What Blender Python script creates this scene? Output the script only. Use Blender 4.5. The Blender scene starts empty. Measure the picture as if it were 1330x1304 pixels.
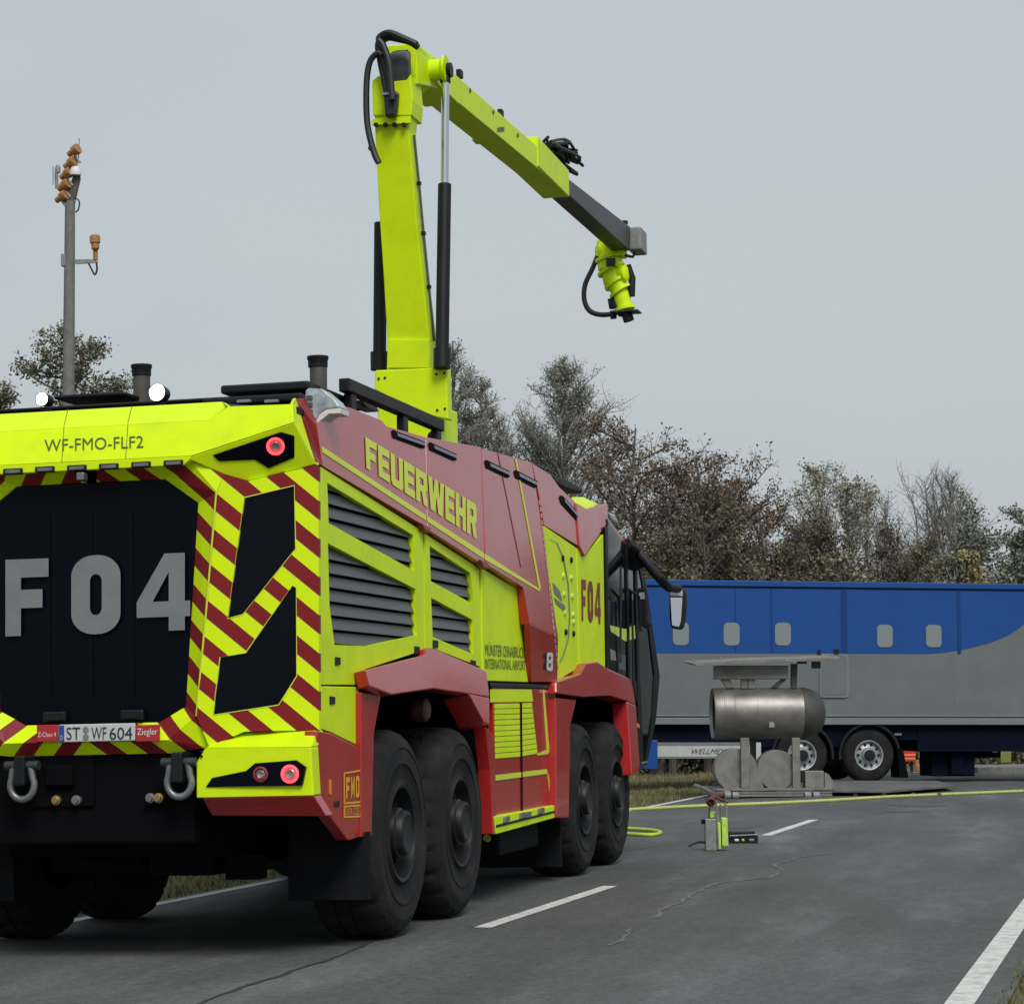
import bpy, bmesh, math, random
import numpy as np
from mathutils import Vector, Matrix
from mathutils.geometry import tessellate_polygon
R = math.radians
random.seed(7)
SC = bpy.context.scene
COL = SC.collection

# ---------------------------------------------------------------- camera
CAMLOC = (5.891, -15.287, 1.505); YAW, PIT, ROL, FPX = .2352, .0875, .0104, 3083.5
fw = Vector((-math.sin(YAW)*math.cos(PIT), math.cos(YAW)*math.cos(PIT), math.sin(PIT)))
rt = Vector((math.cos(YAW), math.sin(YAW), 0)); up = rt.cross(fw)
r2 = rt*math.cos(ROL) - up*math.sin(ROL); u2 = up*math.cos(ROL) + rt*math.sin(ROL)
cd = bpy.data.cameras.new('camera'); cam = bpy.data.objects.new('camera', cd); COL.objects.link(cam)
m = Matrix((r2, u2, -fw)).transposed().to_4x4(); m.translation = Vector(CAMLOC); cam.matrix_world = m
cd.sensor_width = 36; cd.sensor_fit = 'HORIZONTAL'; cd.lens = FPX/1330*36; cd.clip_end = 3000; cd.clip_start = .1
SC.camera = cam

# ---------------------------------------------------------------- sky and sun (overcast)
SUN_EL, SUN_AZ = R(48), R(150)          # azimuth clockwise from +Y
w = bpy.data.worlds.new("World"); SC.world = w; w.use_nodes = True
nt = w.node_tree; nt.nodes.clear()
N = nt.nodes.new; L = nt.links.new
out = N('ShaderNodeOutputWorld'); bg = N('ShaderNodeBackground'); sky = N('ShaderNodeTexSky')
sky.sky_type = 'NISHITA'; sky.sun_disc = False; sky.sun_elevation = SUN_EL; sky.sun_rotation = SUN_AZ
sky.air_density = 1.0; sky.dust_density = 4.0
hs = N('ShaderNodeHueSaturation'); hs.inputs['Saturation'].default_value = .25
mx = N('ShaderNodeMix'); mx.data_type = 'RGBA'; mx.inputs[0].default_value = .86
tc = N('ShaderNodeTexCoord'); nz = N('ShaderNodeTexNoise'); nz.inputs['Scale'].default_value = 1.6; nz.inputs['Detail'].default_value = 4
mp = N('ShaderNodeMapping'); mp.inputs['Scale'].default_value = (1, 1, 2.5)
cr = N('ShaderNodeValToRGB'); e = cr.color_ramp.elements
e[0].position = .40; e[0].color = (4.10, 4.82, 5.40, 1); e[1].position = .60; e[1].color = (4.85, 5.42, 5.82, 1)
sx = N('ShaderNodeSeparateXYZ'); L(tc.outputs['Generated'], sx.inputs[0])
hz = N('ShaderNodeMapRange'); hz.inputs[1].default_value = .02; hz.inputs[2].default_value = .32; hz.inputs[3].default_value = .75; hz.inputs[4].default_value = 0
L(sx.outputs[2], hz.inputs[0]); mh = N('ShaderNodeMix'); mh.data_type = 'RGBA'; mh.inputs[7].default_value = (5.00, 5.42, 5.58, 1); L(hz.outputs[0], mh.inputs[0])
L(tc.outputs['Generated'], mp.inputs['Vector']); L(mp.outputs[0], nz.inputs['Vector']); L(nz.outputs['Fac'], cr.inputs[0])
L(sky.outputs[0], hs.inputs['Color']); L(hs.outputs[0], mx.inputs[6]); L(cr.outputs[0], mh.inputs[6]); L(mh.outputs[2], mx.inputs[7])
L(mx.outputs[2], bg.inputs['Color']); bg.inputs['Strength'].default_value = .10; L(bg.outputs[0], out.inputs['Surface'])
sl = bpy.data.lights.new('sun', 'SUN'); sl.energy = 2.2; sl.angle = R(25); sl.color = (1, .965, .92)
so = bpy.data.objects.new('sun', sl); COL.objects.link(so)
sd = Vector((math.sin(SUN_AZ)*math.cos(SUN_EL), math.cos(SUN_AZ)*math.cos(SUN_EL), math.sin(SUN_EL)))
so.rotation_euler = sd.to_track_quat('Z', 'Y').to_euler(); so.location = (0, 0, 40)
SC.view_settings.view_transform = 'Standard'; SC.view_settings.look = 'None'
SC.view_settings.exposure = .14; SC.view_settings.gamma = 1

# ---------------------------------------------------------------- materials
def mat(name, col, rough=.5, metal=0, coat=0, spec=.5, noise=0, nscale=8, bump=0, bscale=40, emit=None, estr=0, dirt=None):
    M = bpy.data.materials.new(name); M.use_nodes = True; t = M.node_tree; b = t.nodes['Principled BSDF']
    b.inputs['Base Color'].default_value = (*col, 1); b.inputs['Roughness'].default_value = rough
    b.inputs['Metallic'].default_value = metal; b.inputs['Coat Weight'].default_value = coat; b.inputs['Coat Roughness'].default_value = .06
    b.inputs['Specular IOR Level'].default_value = spec
    n = t.nodes.new; l = t.links.new
    co = n('ShaderNodeTexCoord')
    if noise:
        z = n('ShaderNodeTexNoise'); z.inputs['Scale'].default_value = nscale; z.inputs['Detail'].default_value = 6; z.inputs['Roughness'].default_value = .65
        l(co.outputs['Object'], z.inputs['Vector'])
        r = n('ShaderNodeMapRange'); r.inputs[1].default_value = .3; r.inputs[2].default_value = .7
        r.inputs[3].default_value = 1-noise; r.inputs[4].default_value = 1+noise
        l(z.outputs['Fac'], r.inputs[0])
        v = n('ShaderNodeVectorMath'); v.operation = 'SCALE'; v.inputs[0].default_value = col
        l(r.outputs[0], v.inputs['Scale']); src = v.outputs[0]
        if dirt:
            z2 = n('ShaderNodeTexNoise'); z2.inputs['Scale'].default_value = dirt[1]; z2.inputs['Detail'].default_value = 8; z2.inputs['Roughness'].default_value = .7
            l(co.outputs['Object'], z2.inputs['Vector'])
            r3 = n('ShaderNodeMapRange'); r3.inputs[1].default_value = .45; r3.inputs[2].default_value = .75; r3.inputs[3].default_value = 0; r3.inputs[4].default_value = dirt[2]
            l(z2.outputs['Fac'], r3.inputs[0]); mm = n('ShaderNodeMix'); mm.data_type = 'RGBA'
            l(r3.outputs[0], mm.inputs[0]); l(src, mm.inputs[6]); mm.inputs[7].default_value = (*dirt[0], 1); src = mm.outputs[2]
        l(src, b.inputs['Base Color'])
        r4 = n('ShaderNodeMapRange'); r4.inputs[3].default_value = max(rough-.08, .02); r4.inputs[4].default_value = rough+.12
        l(z.outputs['Fac'], r4.inputs[0]); l(r4.outputs[0], b.inputs['Roughness'])
    if bump:
        z = n('ShaderNodeTexNoise'); z.inputs['Scale'].default_value = bscale; z.inputs['Detail'].default_value = 4
        l(co.outputs['Object'], z.inputs['Vector']); bp = n('ShaderNodeBump'); bp.inputs['Strength'].default_value = bump; bp.inputs['Distance'].default_value = .01
        l(z.outputs['Fac'], bp.inputs['Height']); l(bp.outputs[0], b.inputs['Normal'])
    if emit:
        b.inputs['Emission Color'].default_value = (*emit, 1); b.inputs['Emission Strength'].default_value = estr
    return M

YEL = (.64, .85, .004); REDC = (.40, .018, .020)
M = {}
M['yellow'] = mat('fluorescent_yellow', YEL, .42, spec=.22, noise=.04, nscale=2, dirt=((.28, .34, .03), 3.5, .22))
M['red'] = mat('red_paint', REDC, .24, coat=.45, spec=.4, noise=.05, nscale=2, dirt=((.20, .05, .045), 4, .3))
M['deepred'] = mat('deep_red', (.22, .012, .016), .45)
M['black'] = mat('black_plastic', (.007, .008, .010), .5, spec=.28, noise=.25, nscale=6)
M['matte'] = mat('matte_black', (.003, .003, .004), .85, spec=.08)
M['gloss'] = mat('black_gloss', (.0015, .0025, .006), .16, spec=.12)
M['reardoor'] = mat('rear_black', (.0012, .002, .0055), .35, noise=.2, nscale=3, spec=.10)
M['grille'] = mat('grille_grey', (.080, .085, .092), .5, noise=.15, nscale=12)
M['tyre'] = mat('tyre', (.010, .010, .0115), .9, noise=.25, nscale=5, bump=.25, bscale=60, spec=.3, dirt=((.042, .039, .036), 3.2, .6))
M['rim'] = mat('rim_grey', (.008, .009, .011), .48, spec=.3, noise=.3, nscale=9, dirt=((.04, .038, .036), 9, .4))
M['flap'] = mat('rubber_flap', (.007, .008, .010), .8, spec=.15, noise=.2, nscale=5, dirt=((.025, .023, .022), 3, .5))
M['decal'] = mat('decal_silver', (.17, .185, .19), .4, noise=.10, nscale=6)
M['ytext'] = mat('yellow_reflective', (.62, .72, .045), .45)
M['whitetext'] = mat('white_reflective', (.65, .66, .66), .5)
M['darktext'] = mat('dark_lettering', (.07, .09, .02), .5)
M['plate'] = mat('plate_white', (.50, .52, .52), .4, noise=.05)
M['plateblue'] = mat('plate_blue', (.01, .06, .32), .4)
M['steel'] = mat('steel', (.22, .23, .24), .42, metal=.7, noise=.2, nscale=12)
M['galv'] = mat('galvanised', (.25, .26, .255), .55, metal=.35, noise=.2, nscale=14, dirt=((.12, .10, .08), 5, .6))
M['chrome'] = mat('chrome', (.6, .62, .64), .14, metal=1)
M['brass'] = mat('brass', (.45, .34, .12), .35, metal=.9)
M['mirror'] = mat('mirror_glass', (.55, .58, .6), .05, metal=1)
M['lens'] = mat('clear_lens', (.32, .37, .41), .18, spec=.8, noise=.45, nscale=14)
M['glass'] = mat('dark_glass', (.003, .004, .005), .06, spec=.2)
M['slot'] = mat('slot_lamp', (.035, .04, .11), .2, spec=.8)
M['armgrey'] = mat('arm_grey', (.040, .042, .046), .45, metal=.3, noise=.2, nscale=7)
M['cable'] = mat('cable', (.009, .010, .012), .5)
M['lampon'] = mat('lamp_lit', (.9, .92, .9), .3, emit=(1, .97, .90), estr=4)
M['lampred'] = mat('lamp_red', (.6, .02, .03), .3, emit=(1, .06, .08), estr=2.2)
M['lampcore'] = mat('lamp_core', (.35, .25, .25), .3, metal=.5)
M['lampred_off'] = mat('lamp_red_dim', (.22, .03, .05), .3)
M['amber'] = mat('amber', (.75, .22, .01), .4)
M['stack'] = mat('stack_pipe', (.085, .078, .070), .6, metal=.3, noise=.3, nscale=9)
M['blue'] = mat('trailer_blue', (.006, .060, .250), .45, spec=.3, bump=.25, bscale=.9, noise=.07, nscale=1.2, dirt=((.02, .065, .18), 3, .3))
M['bluedark'] = mat('blue_trim', (.004, .040, .17), .5, spec=.25)
M['navy'] = mat('navy_chassis', (.002, .004, .014), .7, noise=.2, spec=.08)
M['tgrey'] = mat('trailer_grey', (.130, .146, .152), .5, spec=.35, bump=.25, bscale=.9, noise=.07, nscale=1.1, dirt=((.10, .105, .10), 2.5, .5))
M['tgreyl'] = mat('trailer_grey_light', (.15, .162, .168), .5, noise=.08)
M['sticker'] = mat('window_sticker', (.19, .215, .22), .5)
M['rimsil'] = mat('rim_silver', (.33, .35, .36), .4, metal=.5, noise=.2)
M['white'] = mat('white_paint', (.42, .43, .42), .5, noise=.08)
M['burnt'] = mat('burnt_steel', (.22, .21, .195), .42, metal=.6, noise=.22, nscale=2.2, dirt=((.06, .055, .05), 1.3, .7))
M['soot'] = mat('soot', (.045, .044, .042), .6, noise=.3)
M['zinc'] = mat('dull_zinc', (.20, .195, .18), .6, metal=.25, noise=.25, nscale=5, dirt=((.09, .08, .065), 4, .6))
M['orange'] = mat('orange_lamp', (.36, .17, .055), .5, noise=.3, nscale=12)
M['concrete'] = mat('mast_grey', (.15, .15, .14), .8, noise=.25, nscale=5)
M['hose'] = mat('hose_yellow', (.44, .48, .14), .6, noise=.15, nscale=10)
M['hosegreen'] = mat('hose_lime', (.42, .60, .04), .6, noise=.15)
M['redkit'] = mat('red_fabric', (.55, .03, .025), .7, noise=.2)
M['oranger'] = mat('orange_band', (.75, .25, .06), .5)
M['olive'] = mat('olive_bin', (.17, .18, .03), .6, noise=.2)
M['toolyel'] = mat('tool_lime', (.50, .68, .10), .5, noise=.2, nscale=14)
M['brown'] = mat('rusty_red', (.10, .035, .03), .6, noise=.4, nscale=14)

M['edgedash'] = mat('edge_dash', (.48, .30, .24), .5)
M['frame'] = mat('frame_black', (.004, .005, .006), .35, spec=.10)
def chevron():
    Mx = mat('chevron_foil', YEL, .42, spec=.2); t = Mx.node_tree; n = t.nodes.new; l = t.links.new; b = t.nodes['Principled BSDF']
    co = n('ShaderNodeTexCoord'); s = n('ShaderNodeSeparateXYZ'); l(co.outputs['Object'], s.inputs[0])
    a = n('ShaderNodeMath'); a.operation = 'ABSOLUTE'; l(s.outputs[0], a.inputs[0])
    k = n('ShaderNodeMath'); k.operation = 'MULTIPLY_ADD'; l(a.outputs[0], k.inputs[0]); k.inputs[1].default_value = .88; l(s.outputs[2], k.inputs[2])
    d = n('ShaderNodeMath'); d.operation = 'MULTIPLY_ADD'; l(k.outputs[0], d.inputs[0]); d.inputs[1].default_value = 1/.233; d.inputs[2].default_value = CHEV_OFF
    f = n('ShaderNodeMath'); f.operation = 'FRACT'; l(d.outputs[0], f.inputs[0])
    c = n('ShaderNodeValToRGB'); c.color_ramp.interpolation = 'CONSTANT'; e = c.color_ramp.elements
    e[0].position = 0; e[0].color = (*YEL, 1); e[1].position = .515; e[1].color = (.20, .012, .016, 1)
    g = e.new(.495); g.color = (.30, .27, .10, 1)
    l(f.outputs[0], c.inputs[0]); l(c.outputs[0], b.inputs['Base Color'])
    return Mx
_F = None
CHEV_OFF = .757 - ((2.3115+.88*1.367)/.233 % 1)
M['chevron'] = chevron()

# ---------------------------------------------------------------- mesh helpers
class MB:
    def __init__(s): s.v = []; s.f = []
    def add(s, vs, fs):
        o = len(s.v); s.v += [tuple(v) for v in vs]; s.f += [tuple(i+o for i in f) for f in fs]; return s
    def box(s, lo, hi, mtx=None):
        (a, b, c), (d, e, f) = lo, hi
        vs = [(a,b,c),(d,b,c),(d,e,c),(a,e,c),(a,b,f),(d,b,f),(d,e,f),(a,e,f)]
        if mtx is not None: vs = [mtx @ Vector(v) for v in vs]
        return s.add(vs, [(0,3,2,1),(4,5,6,7),(0,1,5,4),(1,2,6,5),(2,3,7,6),(3,0,4,7)])
    def cbox(s, c, d, mtx=None):
        h = [x/2 for x in d]; return s.box([c[i]-h[i] for i in range(3)], [c[i]+h[i] for i in range(3)], mtx)
    def prism(s, poly, off, holes=()):
        poly = [Vector(p) for p in poly]; off = Vector(off)
        loops = [poly] + [[Vector(p) for p in h] for h in holes]
        flat = [p for lp in loops for p in lp]; n = len(flat)
        tri = tessellate_polygon(loops) if (holes or len(poly) > 4) else [tuple(range(len(poly)))]
        vs = flat + [p+off for p in flat]; fs = []
        nn = Vector((0, 0, 0))
        for i in range(len(poly)): nn += poly[i].cross(poly[(i+1) % len(poly)])
        for t in tri:
            tn = (flat[t[1]]-flat[t[0]]).cross(flat[t[2]]-flat[t[0]])
            if tn.dot(off) > 0: t = tuple(reversed(t))
            fs.append(tuple(t)); fs.append(tuple(i+n for i in reversed(t)))
        o = 0
        for li, lp in enumerate(loops):
            k = len(lp); area = Vector((0, 0, 0))
            for i in range(k): area += lp[i].cross(lp[(i+1) % k])
            fl = (area.dot(off) > 0) ^ (li > 0)
            for i in range(k):
                a, b = o+i, o+(i+1) % k
                q = (a, a+n, b+n, b)
                fs.append(q if not fl else tuple(reversed(q)))
            o += k
        return s.add(vs, fs)
    def tube(s, pts, r, n=10, cap=True):
        pts = [Vector(p) for p in pts]; rs = r if isinstance(r, (list, tuple)) else [r]*len(pts)
        vs = []; fs = []; t0 = (pts[1]-pts[0]).normalized()
        ref = Vector((0, 0, 1)) if abs(t0.z) < .9 else Vector((1, 0, 0)); a = t0.cross(ref).normalized()
        for i, p in enumerate(pts):
            t = (pts[min(i+1, len(pts)-1)]-pts[max(i-1, 0)]).normalized()
            a = (a - t*a.dot(t)).normalized(); b = t.cross(a)
            for k in range(n):
                g = 2*math.pi*k/n; vs.append(p + (a*math.cos(g)+b*math.sin(g))*rs[i])
        for i in range(len(pts)-1):
            for k in range(n):
                k2 = (k+1) % n; fs.append((i*n+k, i*n+k2, (i+1)*n+k2, (i+1)*n+k))
        if cap:
            fs.append(tuple(reversed(range(n)))); fs.append(tuple((len(pts)-1)*n+k for k in range(n)))
        return s.add(vs, fs)
    def lathe(s, prof, org, axis, n=48, rmod=None):
        ax = Vector(axis).normalized(); ref = Vector((0, 0, 1)) if abs(ax.z) < .9 else Vector((1, 0, 0))
        a = ax.cross(ref).normalized(); b = ax.cross(a); org = Vector(org); vs = []; fs = []
        for j, (r, h) in enumerate(prof):
            for k in range(n):
                rr = r*(rmod(j, k) if rmod else 1); g = 2*math.pi*k/n
                vs.append(org + ax*h + (a*math.cos(g)+b*math.sin(g))*rr)
        for j in range(len(prof)-1):
            for k in range(n):
                k2 = (k+1) % n; fs.append((j*n+k, (j+1)*n+k, (j+1)*n+k2, j*n+k2))
        return s.add(vs, fs)
    def build(s, name, m, parent=None, smooth=False, bevel=0, seg=2, mirror=False):
        me = bpy.data.meshes.new(name); vs = s.v; fs = s.f
        if mirror: vs = [(-x, y, z) for x, y, z in vs]; fs = [tuple(reversed(f)) for f in fs]
        me.from_pydata([tuple(v) for v in vs], [], fs); me.materials.append(m)
        if smooth:
            me.polygons.foreach_set('use_smooth', [True]*len(me.polygons))
            try: me.set_sharp_from_angle(angle=R(38))
            except Exception: pass
        me.update(); o = bpy.data.objects.new(name, me); COL.objects.link(o)
        if parent: o.parent = parent
        if bevel:
            b = o.modifiers.new('b', 'BEVEL'); b.width = bevel; b.segments = seg; b.limit_method = 'ANGLE'; b.angle_limit = R(25)
        return o

def empty(name, loc=(0, 0, 0), rot=(0, 0, 0)):
    o = bpy.data.objects.new(name, None); COL.objects.link(o); o.location = loc; o.rotation_euler = rot; o.empty_display_size = .2; return o
def tag(o, label=None, cat=None, group=None, kind=None):
    if label: o['label'] = label
    if cat: o['category'] = cat
    if group: o['group'] = group
    if kind: o['kind'] = kind
    return o
def copy_tree(o, parent=None):
    c = o.copy(); COL.objects.link(c); c.parent = parent
    for ch in list(o.children): copy_tree(ch, c)
    return c

class Frame:                       # a thing's own axes; points of it are measured on its own planes
    def __init__(s, loc=(0, 0, 0), rot=(0, 0, 0)):
        s.loc = loc; s.rot = rot
        from mathutils import Euler
        s.m = Matrix.Translation(loc) @ Euler(rot).to_matrix().to_4x4(); s.i = s.m.inverted()
    def ray(s, px, py):
        d = fw + r2*(px-665)/FPX - u2*(py-652)/FPX
        return s.i @ Vector(CAMLOC), s.i.to_3x3() @ d
    def hit(s, px, py, pl):
        c, d = s.ray(px, py); p, n = Vector(pl[0]), Vector(pl[1]); return c + d*((p-c).dot(n)/d.dot(n))
def XP(x): return ((x, 0, 0), (1, 0, 0))
def YP(y): return ((0, y, 0), (0, 1, 0))

# text: glyph outlines
GL = {
'F': [[(0,0),(.36,0),(.36,.36),(.86,.36),(.86,.6),(.36,.6),(.36,.76),(1,.76),(1,1),(0,1)]],
'E': [[(0,0),(1,0),(1,.24),(.36,.24),(.36,.39),(.9,.39),(.9,.62),(.36,.62),(.36,.76),(1,.76),(1,1),(0,1)]],
'U': [[(0,.12),(.12,0),(.88,0),(1,.12),(1,1),(.66,1),(.66,.24),(.34,.24),(.34,1),(0,1)]],
'R': [[(0,0),(.34,0),(.34,.36),(.5,.36),(.66,0),(1,0),(.84,.40),(1,.5),(1,.88),(.88,1),(0,1)], [(.34,.58),(.34,.78),(.66,.78),(.66,.58)]],
'W': [[(0,1),(.12,0),(.40,0),(.5,.5),(.60,0),(.88,0),(1,1),(.76,1),(.70,.45),(.60,1),(.40,1),(.30,.45),(.24,1)]],
'H': [[(0,0),(.34,0),(.34,.38),(.66,.38),(.66,0),(1,0),(1,1),(.66,1),(.66,.62),(.34,.62),(.34,1),(0,1)]],
'M': [[(0,0),(.25,0),(.25,.6),(.42,.15),(.58,.15),(.75,.6),(.75,0),(1,0),(1,1),(.72,1),(.5,.5),(.28,1),(0,1)]],
'O': [[(0,.14),(.16,0),(.84,0),(1,.14),(1,.86),(.84,1),(.16,1),(0,.86)], [(.34,.22),(.34,.78),(.66,.78),(.66,.22)]],
'4': [[(.60,0),(.90,0),(.90,.18),(1,.18),(1,.38),(.90,.38),(.90,1),(.52,1),(0,.38),(0,.18),(.60,.18)], [(.30,.38),(.60,.38),(.60,.76)]],
'2': [[(0,0),(1,0),(1,.22),(.42,.22),(1,.56),(1,.88),(.84,1),(.16,1),(0,.88),(0,.66),(.34,.66),(.34,.79),(.66,.79),(.66,.62),(0,.24)]],
'8': [[(0,.12),(.14,0),(.86,0),(1,.12),(1,.44),(.93,.5),(1,.56),(1,.88),(.86,1),(.14,1),(0,.88),(0,.56),(.07,.5),(0,.44)], [(.34,.2),(.34,.42),(.66,.42),(.66,.2)], [(.34,.6),(.34,.8),(.66,.8),(.66,.6)]],
}
def rounded(x0, y0, x1, y1, r, n=6, rx=None):
    rx = rx or r; P = []
    for cx, cy, a0 in ((x1-rx, y0+r, -90), (x1-rx, y1-r, 0), (x0+rx, y1-r, 90), (x0+rx, y0+r, 180)):
        for k in range(n+1):
            a = R(a0+90*k/n); P.append((cx+rx*math.cos(a), cy+r*math.sin(a)))
    return P
GL['0'] = [rounded(0, 0, 1, 1, .26, 8, .46), list(reversed(rounded(.38, .24, .62, .76, .09, 4, .12)))]
def glyph_sheet(word, mapf, gap=.14, mb=None, widths=None):
    mb = mb or MB(); n = len(word); wd = widths or [1 if c != ' ' else .5 for c in word]
    tot = sum(wd)+gap*(n-1); x = 0
    for c, wi in zip(word, wd):
        if c != ' ':
            loops = [[Vector(((x+u*wi)/tot, v, 0)) for u, v in lp] for lp in GL[c]]
            flat = [p for lp in loops for p in lp]; tri = tessellate_polygon(loops)
            mb.add([mapf(p.x, p.y) for p in flat], tri)
        x += wi+gap
    return mb
_tc = {}
def font_mesh(body):
    if body in _tc: return _tc[body]
    cu = bpy.data.curves.new('t', 'FONT'); cu.body = body; cu.resolution_u = 3
    o = bpy.data.objects.new('t', cu); COL.objects.link(o); bpy.context.view_layer.update()
    me = bpy.data.meshes.new_from_object(o.evaluated_get(bpy.context.evaluated_depsgraph_get()))
    vs = [v.co.copy() for v in me.vertices]; fs = [tuple(p.vertices) for p in me.polygons]
    bpy.data.objects.remove(o); bpy.data.curves.remove(cu); bpy.data.meshes.remove(me)
    x0 = min(v.x for v in vs); x1 = max(v.x for v in vs); y0 = min(v.y for v in vs); y1 = max(v.y for v in vs)
    _tc[body] = ([((v.x-x0)/(x1-x0), (v.y-y0)/(y1-y0)) for v in vs], fs); return _tc[body]
def font_sheet(body, mapf, mb=None):
    vs, fs = font_mesh(body); return (mb or MB()).add([mapf(u, v) for u, v in vs], fs)
for t in ('WF-FMO-FLF2', 'ST', 'WF', '604', 'MÜNSTER OSNABRÜCK', 'INTERNATIONAL AIRPORT', 'WELLMEYER', 'Ziegler', 'Z-Class 4', 'DATA CODE', 'D'): font_mesh(t)
def bil(a, b, c, d):               # a=bottom left, b=bottom right, c=top right, d=top left
    return lambda u, v: (a*(1-u)+b*u)*(1-v) + (d*(1-u)+c*u)*v

# ---------------------------------------------------------------- ground and road
RA = .034; RO = Vector((1.76, 0)); rf = Vector((math.sin(RA), math.cos(RA))); rs = Vector((math.cos(RA), -math.sin(RA)))
def rz(s): return .023 - .0127*min(abs(s), 4.2) - max(0, min(abs(s)-4.2, 3))*.03
def rpt(s, t, dz=0): p = RO + rs*s + rf*t; return Vector((p.x, p.y, rz(s)+dz))
def rst(x, y): d = Vector((x, y))-RO; return d.dot(rs), d.dot(rf)
def gz(x, y): return rz(rst(x, y)[0])
def gpix(px, py, dz=0):            # a point on the ground seen at px,py
    F0 = Frame(); z = 0
    for _ in range(4):
        p = F0.hit(px, py, ((0, 0, z), (0, 0, 1))); z = gz(p.x, p.y)
    return Vector((p.x, p.y, z+dz))
def strip(svals, tvals, dz, jitter=None):
    mb = MB(); vs = []; n = len(svals)
    for t in tvals:
        for s in svals: vs.append(rpt(s, t, dz))
    fs = [(j*n+i, j*n+i+1, (j+1)*n+i+1, (j+1)*n+i) for j in range(len(tvals)-1) for i in range(n-1)]
    return mb.add(vs, fs)

def grass_ground():
    Mx = mat('grass_soil', (.085, .085, .04), .95, spec=.1, noise=.5, nscale=.7, bump=.8, bscale=9, dirt=((.17, .14, .08), .35, .8)); return Mx
STREAK = R(14)
def asphalt():
    Mx = bpy.data.materials.new('asphalt'); Mx.use_nodes = True; t = Mx.node_tree; n = t.nodes.new; l = t.links.new; b = t.nodes['Principled BSDF']
    co = n('ShaderNodeTexCoord')
    def noise(sc, det=5, vec=None, ro=.6):
        z = n('ShaderNodeTexNoise'); z.inputs['Scale'].default_value = sc; z.inputs['Detail'].default_value = det; z.inputs['Roughness'].default_value = ro
        l(vec or co.outputs['Object'], z.inputs['Vector']); return z.outputs['Fac']
    def mr(src, a, b_, c, d):
        r = n('ShaderNodeMapRange'); r.inputs[1].default_value = a; r.inputs[2].default_value = b_; r.inputs[3].default_value = c; r.inputs[4].default_value = d; l(src, r.inputs[0]); return r.outputs[0]
    def mul(a, b_):
        q = n('ShaderNodeMath'); q.operation = 'MULTIPLY'; l(a, q.inputs[0]); l(b_, q.inputs[1]); return q.outputs[0]
    mp = n('ShaderNodeMapping'); mp.inputs['Rotation'].default_value = (0, 0, RA); mp.inputs['Scale'].default_value = (.9, .12, 1); l(co.outputs['Object'], mp.inputs[0])
    mp2 = n('ShaderNodeMapping'); mp2.inputs['Rotation'].default_value = (0, 0, STREAK); mp2.inputs['Scale'].default_value = (.85, .20, 1); l(co.outputs['Object'], mp2.inputs[0])
    f = mul(mr(noise(220, 2), .3, .7, .5, 1.5), mr(noise(70, 3), .3, .7, .78, 1.24))
    f = mul(f, mr(noise(19, 3), .32, .68, .76, 1.26)); f = mul(f, mr(noise(1.0, 5, mp.outputs[0]), .35, .7, .84, 1.22))
    f = mul(f, mr(noise(1.1, 6, mp2.outputs[0], .7), .50, .72, 1, 1.6))
    f = mul(f, mr(noise(.35, 4), .35, .65, .9, 1.12))
    v = n('ShaderNodeVectorMath'); v.operation = 'SCALE'; v.inputs[0].default_value = (.0750, .0768, .0765); l(f, v.inputs['Scale']); l(v.outputs[0], b.inputs['Base Color'])
    l(mr(noise(1.1, 5, mp2.outputs[0]), .35, .7, .88, .62), b.inputs['Roughness'])
    b.inputs['Specular IOR Level'].default_value = .4
    bp = n('ShaderNodeBump'); bp.inputs['Strength'].default_value = .5; bp.inputs['Distance'].default_value = .006; l(noise(140, 3), bp.inputs['Height']); l(bp.outputs[0], b.inputs['Normal'])
    return Mx
M['asphalt'] = asphalt(); M['soil'] = grass_ground()
M['paint'] = mat('road_paint', (.60, .60, .57), .7, noise=.15, nscale=20, dirt=((.18, .18, .17), 9, .75))
M['sealdark'] = mat('joint_dark', (.040, .040, .041), .7, noise=.3, nscale=8)
M['seallight'] = mat('seal_light', (.125, .127, .125), .7, noise=.35, nscale=6)
M['straw'] = mat('straw_grass', (.20, .175, .095), .85, spec=.15, noise=.45, nscale=1.2)
M['stain'] = mat('oil_stain', (.061, .062, .062), .55, noise=.3, nscale=9)
M['blade'] = mat('grass_blade', (.15, .15, .06), .8, spec=.2, noise=.5, nscale=1.5)

tl = [-80, -20, -5, 5, 15, 30, 50, 80, 140, 300, 900]
o = strip([-900, -200, -60, -20, -8, -7.2, -4.2, -3.5, 0, 3.6, 4.2, 7.2, 8, 20, 60, 200, 900], tl, -.012).build('ground', M['soil']); tag(o, kind='structure')
o = strip([-3.42, -1.7, 0, 1.8, 3.78], [-80, -20, 0, 20, 40, 60, 100, 300], .0).build('road', M['asphalt']); tag(o, kind='structure')
def marking(s0, s1, t0, t1, name='road_marking', mt='paint', dz=.004):
    n = max(2, int((t1-t0)/4)+1); mb = MB(); vs = []
    for i in range(n+1):
        t = t0+(t1-t0)*i/n; vs += [rpt(s0, t, dz), rpt(s1, t, dz)]
    o = mb.add(vs, [(2*i, 2*i+1, 2*i+3, 2*i+2) for i in range(n)]).build(name, M[mt]); tag(o, kind='structure'); return o
marking(-3.33, -3.21, -80, 300); marking(3.47, 3.62, -80, 300)
sa, ta = rst(*gpix(632, 1205).xy); sb, tb = rst(*gpix(808, 1151).xy); s2a, t2a = rst(*gpix(996, 1085).xy); s2b, t2b = rst(*gpix(1066, 1063).xy)
for k in range(-4, 7):
    per = t2a-ta
    if k*per+ta > 26: continue
    marking(-.02, .10, ta+k*per, tb+k*per)
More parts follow.
